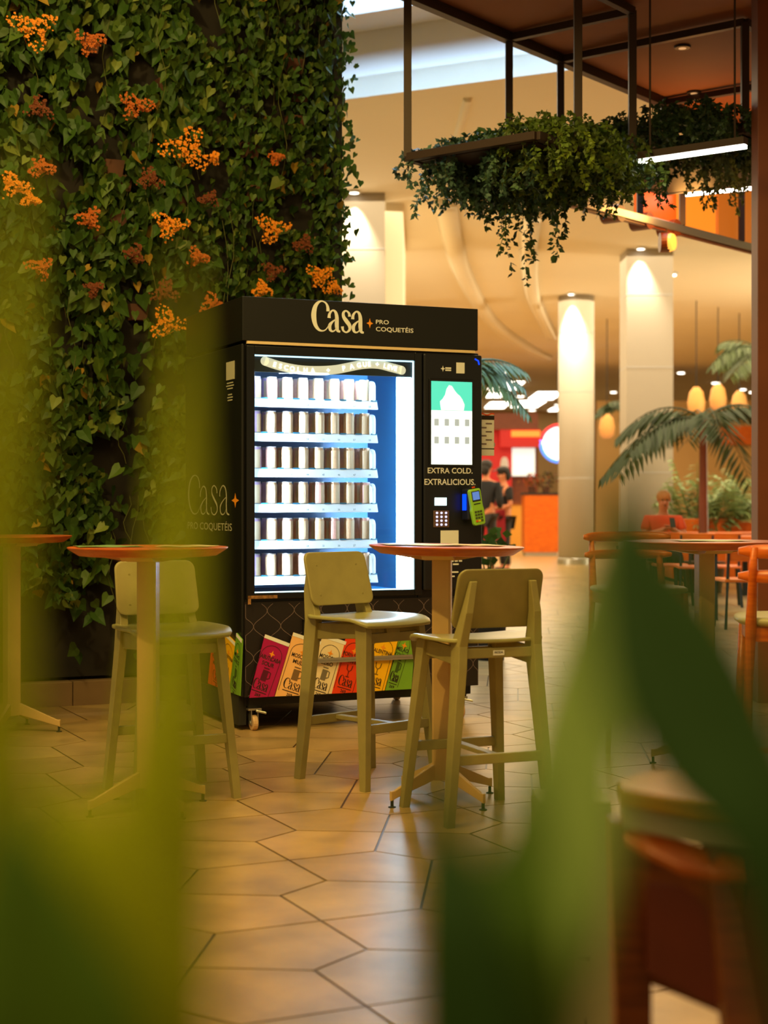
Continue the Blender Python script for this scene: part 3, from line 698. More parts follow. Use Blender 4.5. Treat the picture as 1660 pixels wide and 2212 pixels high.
    for cx, cyy in ((.075,.06),(WB-.09,.07),(.075,D-.1),(WB-.09,D-.1)):
        c = MB(); c.box(cx-.03, cx+.03, cyy-.03, cyy+.03, .115, ZB); co = c.build('caster', M['rubber'], root)
        k = MB(); k.box(cx-.035, cx+.035, cyy-.035, cyy+.035, .105, .115)
        for sx in (-.019, .015): k.prism([(cx+sx,cyy-.03,.105),(cx+sx,cyy+.03,.105),(cx+sx,cyy+.005,.03),(cx+sx,cyy-.035,.03)], (.004,0,0))
        k.build('fork', M['steel'], co)
        wh = MB(); wh.tube([(cx-.014,cyy-.014,.041),(cx+.014,cyy-.014,.041)], .04, 20); wh.build('wheel', M['wheel'], co, bevel=.006)
        hb = MB(); hb.tube([(cx-.022,cyy-.014,.041),(cx+.022,cyy-.014,.041)], .01, 10); hb.build('hub', M['steel'], co)
        bp = MB(); bp.prism([(cx+.0,cyy-.045,.098),(cx+.045,cyy-.08,.088),(cx+.05,cyy-.05,.088),(cx+.02,cyy-.02,.098)], (0,0,.012)); bp.build('brake_pedal', M['steel'], co, bevel=.003)
    # cans: one can, copied
    cm = []
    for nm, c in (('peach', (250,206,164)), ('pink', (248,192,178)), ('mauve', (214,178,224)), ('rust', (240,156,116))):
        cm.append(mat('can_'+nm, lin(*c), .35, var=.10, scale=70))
    alu = mat('can_top', lin(215,220,225), .3, metal=.7)
    pale = mat('can_panel', lin(250,222,186), .45)
    def can_mesh(m):
        b = MB(); b.m = 0; n = 18; R = .0290; H = .118
        prof = [(.024,0),(R,.008),(R,H-.016),(.0255,H-.004),(.0262,H),(.024,H-.003)]
        for i in range(len(prof)-1):
            b.m = 1 if i in (0,3,4) else 0
            for k in range(n):
                a0, a1 = 2*PI*k/n, 2*PI*(k+1)/n
                if i == 1: b.m = 2 if 12 <= k <= 15 else 0
                (r0, z0), (r1, z1) = prof[i], prof[i+1]
                b.add([(r0*math.cos(a0),r0*math.sin(a0),z0),(r0*math.cos(a1),r0*math.sin(a1),z0),(r1*math.cos(a1),r1*math.sin(a1),z1),(r1*math.cos(a0),r1*math.sin(a0),z1)], [(0,1,2,3)])
        b.m = 1; b.add([(.024*math.cos(2*PI*k/n), .024*math.sin(2*PI*k/n), H-.003) for k in range(n)], [tuple(range(n))])
        b.add([(.024*math.cos(2*PI*k/n), .024*math.sin(2*PI*k/n), 0) for k in range(n)], [tuple(range(n-1,-1,-1))])
        o = b.build('drink_can', [m, alu, pale], smooth=True); return o
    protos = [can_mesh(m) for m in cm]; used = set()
    rows = ['top shelf', 'second shelf down', 'third shelf down', 'fourth shelf down', 'fifth shelf down', 'bottom shelf']
    ords = ['first', 'second', 'third', 'fourth', 'fifth', 'sixth', 'seventh', 'last']
    rnd = random.Random(5); mw = Matrix.Translation(MO) @ Matrix.Rotation(WA, 4, 'Z')
    for r in range(6):
        for dpt in range(2):
            for c in range(8):
                u = us+.045+(ue-us-.05)*(c+.5)/8+rnd.uniform(-.004,.004)
                kx = 2 if c == 0 or (c == 1 and dpt) else rnd.choice((0,0,1) if dpt == 0 else (1,1,3))  # rear row colours lightened in place of light between the cans
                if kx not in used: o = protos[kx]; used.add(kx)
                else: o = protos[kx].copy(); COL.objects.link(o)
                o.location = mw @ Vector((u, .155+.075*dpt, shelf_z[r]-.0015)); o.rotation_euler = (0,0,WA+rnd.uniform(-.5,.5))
                lab = ('drink can on the %s of the vending machine, %s from left in front' if dpt == 0 else 'drink can right behind the %s front can from left on the %s')
                tag(o, lab % ((rows[r], ords[c]) if dpt == 0 else (ords[c], rows[r])), 'can', 'drink cans in the vending machine')
    for i, o in enumerate(protos):
        if i not in used: bpy.data.objects.remove(o)
    # card terminal held by the holder
    ct = thing('card_terminal', 'lime green handheld card payment terminal in holder on vending machine', 'card terminal', mw @ Vector((cu+.012,-.098,cz-.01)), WA)
    b = MB(); sh = [(-.034,-.09),(-.028,-.098),(.028,-.098),(.034,-.09),(.038,-.02),(.034,.0),(.034,.085),(.026,.094),(-.026,.094),(-.034,.085),(-.034,.0),(-.038,-.02)]
    b.prism([(x,-.0,z) for x, z in sh], (0,-.028,0)); bo = b.build('terminal_body', mat('lime_plastic', lin(150,205,60), .35), ct, bevel=.005)
    b = MB(); b.box(-.024,.024,-.0295,-.0282,.028,.082); b.build('screen_bezel', M['rubber'], ct)
    b = MB(); b.box(-.020,.020,-.0305,-.0295,.036,.078); b.build('screen', mat('terminal_screen', lin(70,110,190), .3, emit=(.10,.20,.60,1), es=.8), ct)
    b = MB(); b.box(-.02,.02,-.0292,-.0282,.012,.017); b.build('card_line', M['rubber'], ct)
    dm = mat('terminal_key', lin(70,80,40), .5); om = mat('terminal_red', lin(220,80,20), .5); ym = mat('terminal_yellow', lin(235,190,30), .5)
    for rr in range(4):
        for cc in range(3):
            b = MB(); b.box(-.022+cc*.0155,-.022+cc*.0155+.012,-.0305,-.028,-.022-rr*.016-.010,-.022-rr*.016); b.build('key', dm if rr < 3 else (om, ym, dm)[cc], ct)
    b = MB(); b.box(-.02,.02,-.02,-.004,.094,.112); b.build('receipt_slot', M['rubber'], ct)
    b = MB(); b.box(-.012,.006,-.0212,-.0202,.099,.107); b.build('red_tag', om, ct)
    ct.rotation_euler = (0, math.radians(-10), WA)
    ct.rotation_euler = Euler((math.radians(0), math.radians(-11), 0)).to_matrix().to_euler(); ct.rotation_euler = (Matrix.Rotation(WA,3,'Z') @ Matrix.Rotation(math.radians(-10),3,'Y')).to_euler()
    # notice sheet on a bracket at the right flank of the machine
    nt_ = thing('notice_sheet', 'white instruction notice with black heading and orange wave sticking out past the machine', 'notice', mw @ Vector((WB+.001,.06,0)), WA)
    Yn = MY0+WB*EU.y+.06*EV.y; a = P(1041,892,Yn); b_ = P(1079,984,Yn); wn = (b_.x-a.x); zt_, zb_ = a.z, b_.z
    b = MB(); b.box(.0, .03+wn, .004, .008, zb_+.05, zb_+.07); b.build('bracket', M['steel'], nt_)
    b = MB(); b.box(.022, .022+wn, -.002, .004, zb_, zt_); b.build('sheet', M['cream'], nt_, bevel=.002)
    b = MB(); b.box(.022, .022+wn, -.0035, -.002, zt_-.035, zt_-.012); b.box(.022, .022+wn, -.0035, -.002, zb_+.035, zb_+.040); b.build('black_band', M['ink'], nt_)
    b = MB(); b.ribbon([(.022+wn*k/10, -.003, zt_-.006+.004*math.sin(k*.9)) for k in range(11)], (0,-1,0), .008); b.build('orange_wave', mat('wave_orange', lin(235,90,30), .5), nt_)
    b = MB()
    for i in range(6):
        x0 = .022+wn*(.1 if i % 2 else .45); b.box(x0, x0+wn*.4, -.0032, -.0021, zt_-.06-i*.022, zt_-.052-i*.022)
    b.build('printed_lines', M['lattice'], nt_)
machine()

# ------------------------------------------------------------------ bar stools
def make_stool(label, loc, front):
    rz = math.atan2(front[1], front[0])-PI/2                  # local +y is the front
    t = thing('bar_stool', label, 'stool', loc, rz, 'sage painted bar stools')
    def rect(cx, cyy, z, wx, wy): return [(cx-wx/2,cyy-wy/2,z),(cx+wx/2,cyy-wy/2,z),(cx+wx/2,cyy+wy/2,z),(cx-wx/2,cyy+wy/2,z)]
    for s in (-1, 1):
        b = MB(); b.loft([rect(s*.2, .2, 0, .032, .034), rect(s*.150, .135, .60, .034, .066), rect(s*.1475, .1275, .645, .034, .070)]); b.build('leg', M['sage'], t, bevel=.003)
    for s in (-1, 1):
        b = MB(); b.loft([rect(s*.2, -.2075, 0, .032, .038), rect(s*.152, -.185, .56, .034, .070), rect(s*.148, -.180, .64, .034, .074), rect(s*.135,-.218,.76,.030,.046), rect(s*.1175,-.2335,.872,.026,.018)])
        b.build('leg', M['sage'], t, bevel=.003)
    for s in (-1, 1):
        b = MB(); b.hexa([(s*.152,-.18,.565),(s*.136,-.18,.565),(s*.136,-.18,.632),(s*.152,-.18,.632)], [(s*.152,.13,.585),(s*.136,.13,.585),(s*.136,.13,.642),(s*.152,.13,.642)])
        b.build('side_rail', M['sage'], t, bevel=.003)
    b = MB(); b.bar((-.14,.14,.585),(.14,.14,.585),.022,.038); b.build('front_rail', M['sage'], t, bevel=.003)
    b = MB(); b.box(-.035,.035,.128,.152,.60,.648); b.build('spacer_block', M['sage'], t, bevel=.003)
    b = MB(); b.bar((-.14,-.185,.612),(.14,-.185,.612),.022,.036); rr = b.build('rear_rail', M['sage'], t, bevel=.003)
    b = MB(); b.box(-.022,.022,-.1985,-.1962,.603,.621); b.build('maker_label', M['cream'], rr); lb = rr
    b = MB(); b.text('RIODA', (0,-.1992,.610), (1,0,0), (0,0,1), .008, .034, 'C', .02); b.build('label_text', M['ink'], lb)
    # seat: moulded ply, dished, rolled front edge
    b = MB(); nx, ny = 13, 15; top = []
    def sp(i, j):
        u = -1+2*i/(nx-1); v = j/(ny-1)
        w = .195+.012*math.sin(v*PI)
        y = -.205+.42*v
        z = .662-.010*(1-u*u)*math.sin(min(1,v*1.1)*PI)+.004*abs(u)**2
        if v > .72: q = (v-.72)/.28; z -= .026*q*q; y -= .012*q
        if v < .2: y += .0
        cr = 1.0
        if v > .88: cr = 1-.10*((v-.88)/.12)**2
        if v < .12: cr = 1-.14*((.12-v)/.12)**2
        return Vector((u*w*cr, y-.012*u*u*(1 if v > .5 else -1), z))
    vs = [sp(i,j) for j in range(ny) for i in range(nx)]
    b.add(vs, [(j*nx+i, j*nx+i+1, (j+1)*nx+i+1, (j+1)*nx+i) for j in range(ny-1) for i in range(nx-1)])
    o = b.build('seat', M['sagetop'], t, smooth=True, solid=.014, bevel=.004); o.modifiers['solid'].offset = -1
    # backrest: rounded panel, curved around the back
    b = MB(); H0, H1, Wd, rad = .700, .914, .168, .034
    def outline():
        pts = []
        for cx, cz, a0 in ((Wd-rad, H1-rad, 0), (-Wd+rad, H1-rad, 90), (-Wd+rad, H0+rad, 180), (Wd-rad, H0+rad, 270)):
            for k in range(7):
                a = math.radians(a0+90*k/6); pts.append((cx+rad*math.cos(a), cz+rad*math.sin(a)))
        return pts
    def bp(x, z, off): return (x*(1+.03*(H1-z)/.2), -.176-(z-.72)*.30+.30*x*x+off-.0035, z)
    ol = outline(); n = len(ol); rings = []
    for off in (0.0, .014):
        rings.append([bp(x*s_, (z-.807)*s_+.807, off) for s_ in (.25,.5,.75,.94,1.0) for x, z in ol])
    vs = rings[0]+rings[1]; N = 5*n; fs = []
    for q in range(2):
        for r in range(4):
            for i in range(n): fs.append((q*N+r*n+i, q*N+r*n+(i+1)%n, q*N+(r+1)*n+(i+1)%n, q*N+(r+1)*n+i))
        fs.append(tuple(q*N+i for i in range(n)))
    for i in range(n): fs.append((4*n+i, 4*n+(i+1)%n, N+4*n+(i+1)%n, N+4*n+i))
    b.add(vs, fs); b.build('backrest', M['sage'], t, smooth=True, bevel=.003, angle=50)
    b = MB()
    for x, z in ((-.11,.86),(.11,.86),(-.115,.74),(.115,.74)): b.tube([bp(x,z,.0125), bp(x,z,.0152)], .005, 8)
    b.build('screw_plug', M['sage'], t)
    fy = .2*(1-.235/.645)+.1275*(.235/.645)
    b = MB(); b.bar((-.17,.178,.235),(.17,.178,.235),.022,.036); b.build('foot_rail', M['sage'], t, bevel=.003)
    b = MB(); b.bar((-.172,-.198,.235),(.172,-.198,.235),.022,.036); b.build('foot_rail', M['sage'], t, bevel=.003)
    b = MB(); b.bar((0,-.19,.238),(0,.17,.238),.034,.018); b.build('centre_rail', M['sage'], t, bevel=.003)
    for sx in (-1,1):
        for y in (.2,-.2075):
            pass
    return t
stool = make_stool('pale sage bar stool in front of the lit cans, facing the centre table', (-.064,6.531,0), (.68,-.735)); stool.scale = (1,1,1.03)
c_ = dup(stool, (.337,5.828,0), math.atan2(.926,-.378)-PI/2, 'pale sage bar stool showing its back, in front of the centre table post'); c_.scale = (1,1,1)
c_ = dup(stool, (-.84,6.21,0), math.atan2(-.9,.435)-PI/2, 'pale sage bar stool behind the left-hand round table, before the green wall'); c_.scale = (1,1,1)

# ------------------------------------------------------------------ pedestal bar tables
def make_table(label, loc, rz, R, tilt=0.0, H=.985):
    t = thing('bar_table', label, 'table', loc, rz, 'round bar tables')
    b = MB(); b.lathe([(R*.80,H-.034),(R*.86,H-.032),(R-.004,H-.008),(R,H-.004),(R,H-.001),(R-.003,H)], 56); o = b.build('tabletop', M['tabletop'], t)
    o.rotation_euler = (0, tilt, 0)
    b = MB(); b.loft([[(x*.06,y*.06,H-.055) for x, y in ((-1,-1),(1,-1),(1,1),(-1,1))], [(x*R*.62,y*R*.2,H-.034) for x, y in ((-1,-1),(1,-1),(1,1),(-1,1))]])
    b.loft([[(x*R*.2,y*R*.5,H-.05) for x, y in ((-1,-1),(1,-1),(1,1),(-1,1))], [(x*R*.2,y*R*.62,H-.034) for x, y in ((-1,-1),(1,-1),(1,1),(-1,1))]])
    b.build('mounting_plate', M['postpaint'], t)
    b = MB(); n = 8; w, r = .036, .008
    sec = [(w-r,-w),(w,-w+r),(w,w-r),(w-r,w),(-w+r,w),(-w,w-r),(-w,-w+r),(-w+r,-w)]
    b.loft([[(x,y,z) for x, y in sec] for z in (.085,H-.05)]); b.build('post', M['postpaint'], t)
    for k in range(4):
        a = k*PI/2+PI/4; d = Vector((math.cos(a), math.sin(a), 0)); s = Vector((-d.y,d.x,0))
        b = MB(); rings = []
        for q, z, h, ww in ((.02,.122,.062,.018),(.05,.114,.058,.018),(.232,.050,.030,.014),(.250,.046,.036,.014)):
            c = d*q; rings.append([c-s*ww/2+Vector((0,0,z-h/2)), c+s*ww/2+Vector((0,0,z-h/2)), c+s*ww/2+Vector((0,0,z+h/2)), c-s*ww/2+Vector((0,0,z+h/2))])
        b.loft(rings); lo = b.build('base_leg', M['postpaint'], t, bevel=.002)
        b = MB(); b.lathe([(.014,0),(.015,.006),(.006,.009),(.006,.03)], 12, d*.243); b.build('levelling_foot', M['rubber'], lo)
    return t
tb = make_table('round orange-edged bar table between the two centre stools', (.224,6.07,0), math.radians(-8), .299, math.radians(1.0))
t2 = dup(tb, (-.885,5.9,0), math.radians(-6), 'round orange-edged bar table in front of the left stool')
t3 = dup(tb, (-1.87,7.9,0), math.radians(40), 'orange-edged bar table at the far left, against the green wall')
t4 = dup(tb, (1.386,6.8,0), math.radians(10), 'bar table with wooden chairs in front of the seated man')
for t in (t2,t3,t4):
    for ch in t.children:
        if ch.name.startswith('tabletop'): ch.rotation_euler = (0,0,0)
for ch in t4.children:
    if ch.name.startswith('tabletop'): ch.scale = (1.17,1.17,1)
def sheet(loc, rz, w, d, label, col, zoff):
    b = MB(); n = 9
    vs = [(-w/2+w*i/(n-1), -d/2+d*j/3, .0015*math.sin(i*1.1+j)+.002) for j in range(4) for i in range(n)]
    b.add(vs, [(j*n+i,j*n+i+1,(j+1)*n+i+1,(j+1)*n+i) for j in range(3) for i in range(n-1)])
    o = b.build('paper_menu', mat('menu_'+str(len(bpy.data.materials)), col, .5, var=.2, scale=14), None, solid=.001, loc=(loc[0],loc[1],zoff), rot=(0,math.radians(1.0) if loc[0] > 0 and loc[0] < 1 else 0,rz)); tag(o, label, 'menu')
sheet((.14,6.02), .2, .30, .21, 'white paper menu lying on the centre table', lin(228,230,236), .9885)
sheet((.36,6.10), -.3, .2, .15, 'cream printed card lying on the right half of the centre table', lin(225,205,170), .9847)
sheet((-1.03,5.88), .3, .24, .2, 'green printed menu lying on the left round table', lin(120,150,90), .986)
sheet((-.74,5.92), -.1, .2, .2, 'ivory paper mat on right half of left round table', lin(225,205,150), .986)
sheet((1.40,6.75), .1, .3, .22, 'pale green menu on table in front of seated man', lin(190,205,150), .986)

# ------------------------------------------------------------------ orange wooden bar chairs
def make_chair(label, loc, front, seatmat):
    rz = math.atan2(front[1], front[0])-PI/2
    t = thing('bar_chair', label, 'chair', loc, rz, 'orange wooden bar chairs')
    b = MB(); n = 28
    sec = lambda k, z: [(k*.215*math.copysign(abs(math.cos(a))**.65, math.cos(a)), k*.205*math.copysign(abs(math.sin(a))**.65, math.sin(a)), z) for a in [2*PI*i/n for i in range(n)]]
    b.loft([sec(.93,.728), sec(1.0,.738), sec(1.0,.750), sec(.95,.757), sec(.5,.752), sec(.1,.750)]); b.build('seat', seatmat, t, smooth=True)
    b = MB()
    for s0, s1 in (((-.17,.15),(.17,.15)),((-.17,-.16),(.17,-.16)),((-.17,.15),(-.17,-.16)),((.17,.15),(.17,-.16))): b.bar((*s0,.70),(*s1,.70),.02,.05)
    b.build('apron', M['orangewood'], t, bevel=.004)
    for sx in (-1,1):
        b = MB(); b.tube([(sx*.205,.19,0),(sx*.185,.165,.4),(sx*.17,.15,.73)], [.012,.017,.019], 10); b.build('leg', M['orangewood'], t, smooth=True)
        b = MB(); b.tube([(sx*.205,-.22,0),(sx*.185,-.185,.4),(sx*.172,-.17,.73),(sx*.168,-.20,.9),(sx*.165,-.225,1.0)], [.012,.018,.02,.016,.012], 10); b.build('leg', M['orangewood'], t, smooth=True)
    for z0, h, wd in ((.985,.050,.215),(.90,.046,.215)):
        b = MB(); m = 15; rings = []
        for i in range(m):
            u = -1+2*i/(m-1); x = u*wd; y = -.245+.085*u*u-(z0-.9)*.2; hh = h*(1-.55*abs(u)**6)/2; th = .011
            rings.append([(x,y-th,z0-hh*.8),(x,y-th*.4,z0-hh),(x,y+th,z0-hh*.7),(x,y+th,z0+hh*.7),(x,y+th*.2,z0+hh),(x,y-th,z0+hh*.8)])
        b.loft(rings); b.build('back_slat', M['orangewood'], t, smooth=True, angle=50)
    for a_, b_ in (((-.2,.185,.25),(.2,.185,.25)),((-.195,-.2,.32),(-.195,.18,.32)),((.195,-.2,.32),(.195,.18,.32))):
        b = MB(); b.tube([a_,b_], .011, 8); b.build('stretcher', M['orangewood'], t)
    return t
seatpale = mat('pale_seat', lin(190,180,130), .4, var=.08)
ch = make_chair('orange wooden bar chair cut by the right edge, near the table', (1.45,5.52,0), (.15,1), seatpale)
dup(ch, (1.20,7.42,0), math.atan2(-1,.15)-PI/2, 'orange wooden bar chair behind the table, in front of the round column')

# near chair at the lower right, seen from above between the leaves
def near_chair():
    t = thing('wooden_chair', 'blurred brown wooden chair with a yellow seat at the lower right, nearest the camera', 'chair', (0,0,0))
    Y = 2.25
    def pt(px, py, dy=0.0): return P(px, py, Y+dy)
    b = MB()
    top = [pt(1338,1690,.02), pt(1400,1668,.10), pt(1480,1664,.12), pt(1640,1700,.1), pt(1660,1770,-.08), pt(1500,1738,-.10), pt(1345,1703,-.03)]
    zt = .75
    top = [Vector((p.x, p.y, zt)) for p in [Vector(((px-830)/F*yy, yy, 0)) for px, yy in ((1338,2.26),(1390,2.33),(1490,2.36),(1640,2.3),(1690,2.02),(1500,2.09),(1345,2.20))]]
    b.prism(top, (0,0,-.026)); b.build('seat', mat('yellow_seat', lin(214,160,40), .32, var=.1), t, bevel=.006, seg=3)
    b = MB(); sup = [Vector((p.x*.985+.012, p.y+.015, zt-.027)) for p in top]; b.prism(sup, (0,0,-.03)); b.build('seat_spacer', mat('pale_spacer', lin(190,180,140), .5), t)
    # curved wooden shell below, its lit rim painted as a brighter orange strip
    b = MB(); rings = []
    rim = [(1352,1790,2.24),(1400,1803,2.20),(1470,1826,2.16),(1540,1850,2.12),(1600,1866,2.09)]
    for px, py, yy in rim:
        p = P(px,py,yy); rings.append([p+Vector((0,.03,0)), p, p+Vector((0,-.006,-.008)), p+Vector((.004,.006,-.10)), p+Vector((.012,.03,-.22)), p+Vector((.014,.05,-.22)), p+Vector((.006,.036,-.05))])
    b.loft(rings); b.build('apron_shell', M['brownwood'], t, smooth=False, bevel=.003)
    b = MB(); rings = []
    for px, py, yy in rim:
        p = P(px,py,yy); k_ = .014+.016*math.sin(PI*(px-1352)/248); rings.append([p+Vector((0,.0,.006)), p+Vector((-.004,-.028,.006-k_)), p+Vector((-.002,-.026,-k_-.004)), p+Vector((0,.004,-k_-.004))])
    b.loft(rings); b.build('lit_apron_lip', M['orangewood'], t)  # bright orange stands in for light on the shell's rim
    for (x0,y0),(x1,y1) in (((1362,2.25),(1368,2.27)), ((1560,2.14),(1690,2.02)), ((1640,2.3),(1680,2.36))):
        a = Vector(((x0-830)/F*y0, y0, .70)); c = Vector(((x1-830)/F*y1, y1, 0))
        b = MB(); rings = []
        for q in range(5):
            p = a.lerp(c, q/4); ww = .036-.006*q/4; rings.append([p+Vector((sx*ww/1.3,sy*ww/1.3,0)) for sx, sy in ((-1,-1),(1,-1),(1,1),(-1,1))])
        b.loft(rings); b.build('leg', M['brownwood'], t, bevel=.004)
    b = MB()
    p0 = P(1400,2105,2.2); p1 = P(1690,2250,2.05)
    b.hexa([p0, p0+Vector((0,.03,0)), p0+Vector((0,.03,.13)), p0+Vector((0,0,.13))], [p1, p1+Vector((0,.03,0)), p1+Vector((0,.03,.2)), p1+Vector((0,0,.2))]); b.build('side_panel', mat('red_brown', lin(120,44,16), .5, var=.15), t, bevel=.004)
near_chair()

# pale planter post at the lower right
def planter():
    Y = 3.05; x1 = (1326-830)/F*Y; x0 = x1-.15
    t = thing('planter_pedestal', 'pale grey square pedestal with scuff marks at the bottom, left of the brown chair', 'pedestal', ((x0+x1)/2, Y+.075, 0))
    b = MB(); b.box(-.075,.075,-.075,.075,0,.56); b.build('pedestal_body', mat('pale_pedestal', lin(176,172,138), .5, var=.06), t, bevel=.004)
    b = MB(); b.box(-.074,.074,-.074,.074,.56,.57); b.build('pedestal_cap', bpy.data.materials['pale_pedestal'], t, bevel=.003)
    b = MB(); c = P(1268,2070,Y); z = c.z; x = c.x-(x0+x1)/2
    b.ribbon([(x-.014,-.0758,z),(x,-.0758,z-.001),(x+.010,-.0758,z-.002)], (0,-1,0), [.001,.002,.004])
    c = P(1268,2200,Y); z = c.z; x = c.x-(x0+x1)/2; b.ribbon([(x,-.0758,z),(x+.001,-.0758,z-.04),(x,-.0758,z-.12)], (0,-1,0), [.001,.004,.006])
    b.build('scuff_mark', M['ink'], t)
planter()

# ------------------------------------------------------------------ hanging steel frame with trailing plants, brown canopy
FA = Vector((math.sin(math.radians(38)), math.cos(math.radians(38)), 0)); FC = Vector((FA.y, -FA.x, 0))
Y1 = 9.0; FO = P(881, 340, Y1); ZF0 = FO.z; ZF1 = P(881,-10,Y1).z
FO = Vector((FO.x, FO.y, 0))
def fpt(s, c, z): q = FO+FA*s+FC*c; return Vector((q.x,q.y,z))
def canopy():
    mb = MB(); z = ZF1+.035
    A = fpt(-1.0,-.05,z); B = fpt(7.2,-.05,z); mb.prism([A, B, fpt(7.2,5.5,z), fpt(-1.0,5.5,z)], (0,0,.25)); c = mb.build('canopy_ceiling', M['soffit']); struct(c)
    t = thing('hanging_frame', 'brown steel frame hanging under the canopy, carrying trailing plants', 'hanging planter frame', fpt(0,0,ZF0))
    o = fpt(0,0,ZF0)
    def bar(name, a, b, w=.045):
        m = MB(); m.bar(Vector(a)-o, Vector(b)-o, w, w, (0,0,1) if abs((Vector(b)-Vector(a)).normalized().z) < .9 else (0,1,0)); return m.build(name, M['darksteel'], t, bevel=.002)
    ZF2 = ZF0+.28; S = [0, 1.05]; wd = .87; wl = 1.3
    bar('top_rail', fpt(-.6,0,ZF1), fpt(6.2,0,ZF1), .06)
    bar('top_rail', fpt(-.6,wd,ZF1), fpt(1.05,wd,ZF1)); bar('top_rail', fpt(1.66,wl,ZF1), fpt(5,wl,ZF1))
    for s, c in ((1.05,wd),(1.66,wl),(3.08,wl+.6),(4.6,wl)): bar('cross_rail', fpt(s,0,ZF1), fpt(s,c,ZF1))
    for s in S: bar('upright', fpt(s,0,ZF0), fpt(s,0,ZF1))
    for s in (1.66, 3.08): bar('upright', fpt(s,0,ZF2), fpt(s,0,ZF1))
    bar('upright', fpt(.43,wd,ZF0), fpt(.43,wd,ZF1)); bar('upright', fpt(1.05,wd,ZF0), fpt(1.05,wd,ZF1)); bar('upright', fpt(1.66,wl,ZF2), fpt(1.66,wl,ZF1))
    bar('bottom_rail', fpt(0,0,ZF0), fpt(1.2,0,ZF0)); bar('bottom_rail', fpt(0,0,ZF0), fpt(0,wd,ZF0)); bar('bottom_rail', fpt(0,wd,ZF0), fpt(1.2,wd,ZF0)); bar('bottom_rail', fpt(1.2,0,ZF0), fpt(1.2,wd,ZF0))
    bar('bottom_rail', fpt(1.66,0,ZF2), fpt(1.66,wl,ZF2)); bar('bottom_rail', fpt(1.66,wl,ZF2), fpt(3.08,wl,ZF2)); bar('bottom_rail', fpt(1.66,0,ZF2), fpt(3.08,0,ZF2)); bar('bottom_rail', fpt(3.08,0,ZF2), fpt(3.08,wl,ZF2))
    m = MB(); a = [fpt(.05,.05,ZF0-.02)-o, fpt(1.18,.05,ZF0-.02)-o, fpt(1.18,wd-.05,ZF0-.02)-o, fpt(.05,wd-.05,ZF0-.02)-o]; m.prism(a, (0,0,.02)); m.build('planting_tray', M['darksteel'], t)
    m = MB(); a = [fpt(1.7,.05,ZF2-.02)-o, fpt(3.04,.05,ZF2-.02)-o, fpt(3.04,wl-.05,ZF2-.02)-o, fpt(1.7,wl-.05,ZF2-.02)-o]; m.prism(a, (0,0,.02)); m.build('planting_tray', M['darksteel'], t)
    # recessed spots in the canopy
    for i, (px, py) in enumerate(((1475,100),(1500,198))):
        Y = F*(z-HC)/(YH-py); p = P(px,py,Y); d = thing('canopy_spot', 'small recessed spot in the brown canopy, '+('nearer' if i == 0 else 'farther')+' one', 'light', (p.x,p.y,z-.001))
        m = MB(); m.lathe([(.05,-.012),(.055,0)], 16); m.build('ring', M['darksteel'], d); m = MB(); m.lathe([(.025,-.014),(.025,-.010)], 12); m.build('lens', mat('dim_lens', (1,1,1,1), .5, emit=(1,.5,.2,1), es=.5), d)
canopy()
def trailing(name, label, s0, s1, c0, c1, n, seed, drop, tint, up=.18, dz=0.0, ls=1.0):
    rnd = random.Random(seed); org = fpt((s0+s1)/2, (c0+c1)/2, ZF0+dz)
    t = thing('trailing_plant', label, 'plant', org, 0, 'trailing plants in the hanging frame')
    lf = MB(); st = MB()
    def leaflet(p, d, s, col):
        d = d.normalized(); sdv = d.cross(Vector((rnd.uniform(-1,1),rnd.uniform(-1,1),rnd.uniform(-.4,1)))).normalized()
        lf.c = col; lf.add([p, p+d*s*.5+sdv*s*.36, p+d*s*1.15, p+d*s*.5-sdv*s*.36], [(0,1,2,3)])
    for i in range(n):
        s = rnd.uniform(s0,s1); c = rnd.uniform(c0,c1); p = fpt(s,c,ZF0+dz+.02)-org
        out = Vector((rnd.gauss(0,1), rnd.gauss(0,1), 0)); out = out.normalized()*rnd.uniform(.02,.16)
        if rnd.random() < .5:
            ed = FC*(-1 if c < (c0+c1)/2 else 1); out += ed*rnd.uniform(.05,.2)
        L = drop*rnd.uniform(.3,1.0)*(1.5 if rnd.random() < .07 else 1); hgt = up*rnd.uniform(.1,1)
        k = rnd.uniform(.6,1.25); base = tint if rnd.random() < .8 else (tint[0]*1.9, tint[1]*1.7, tint[2]*1.2)
        pts = [p, p+out*.4+Vector((0,0,hgt)), p+out*.9+Vector((0,0,hgt*.6)), p+out*1.15+Vector((0,0,-L*.35)), p+out*1.2+Vector((rnd.uniform(-.03,.03),rnd.uniform(-.03,.03),-L*.7)), p+out*1.2+Vector((rnd.uniform(-.05,.05),0,-L))]
        q = [Vector(x) for x in catmull([tuple(v) for v in pts], 4)]
        if i % 3 == 0: st.tube(q, .0022, 3)
        for j in range(1, len(q)):
            dd = (q[j]-q[j-1]).normalized()
            for r in range(4):
                side = Vector((rnd.gauss(0,1), rnd.gauss(0,1), rnd.gauss(-.3,.7))).normalized()
                kk = k*rnd.uniform(.75,1.2)
                leaflet(q[j-1].lerp(q[j], rnd.random()), dd*.5+side, rnd.uniform(.016,.038)*ls, (base[0]*kk, base[1]*kk, base[2]*kk, 1))
    l = lf.build('hanging_foliage', M['fern'], t); l['kind'] = 'stuff'
    v = st.build('hanging_stems', M['stem'], t); v['kind'] = 'stuff'
trailing('a', 'sparse bluish trailing plant at the left front corner of the hanging frame', .10, .65, .08, .60, 120, 1, .30, (.06,.12,.08), .07)
trailing('b', 'bushy dark trailing plant in the middle of the hanging frame', .35, 1.15, .15, .80, 250, 2, .27, (.038,.085,.022), .18)
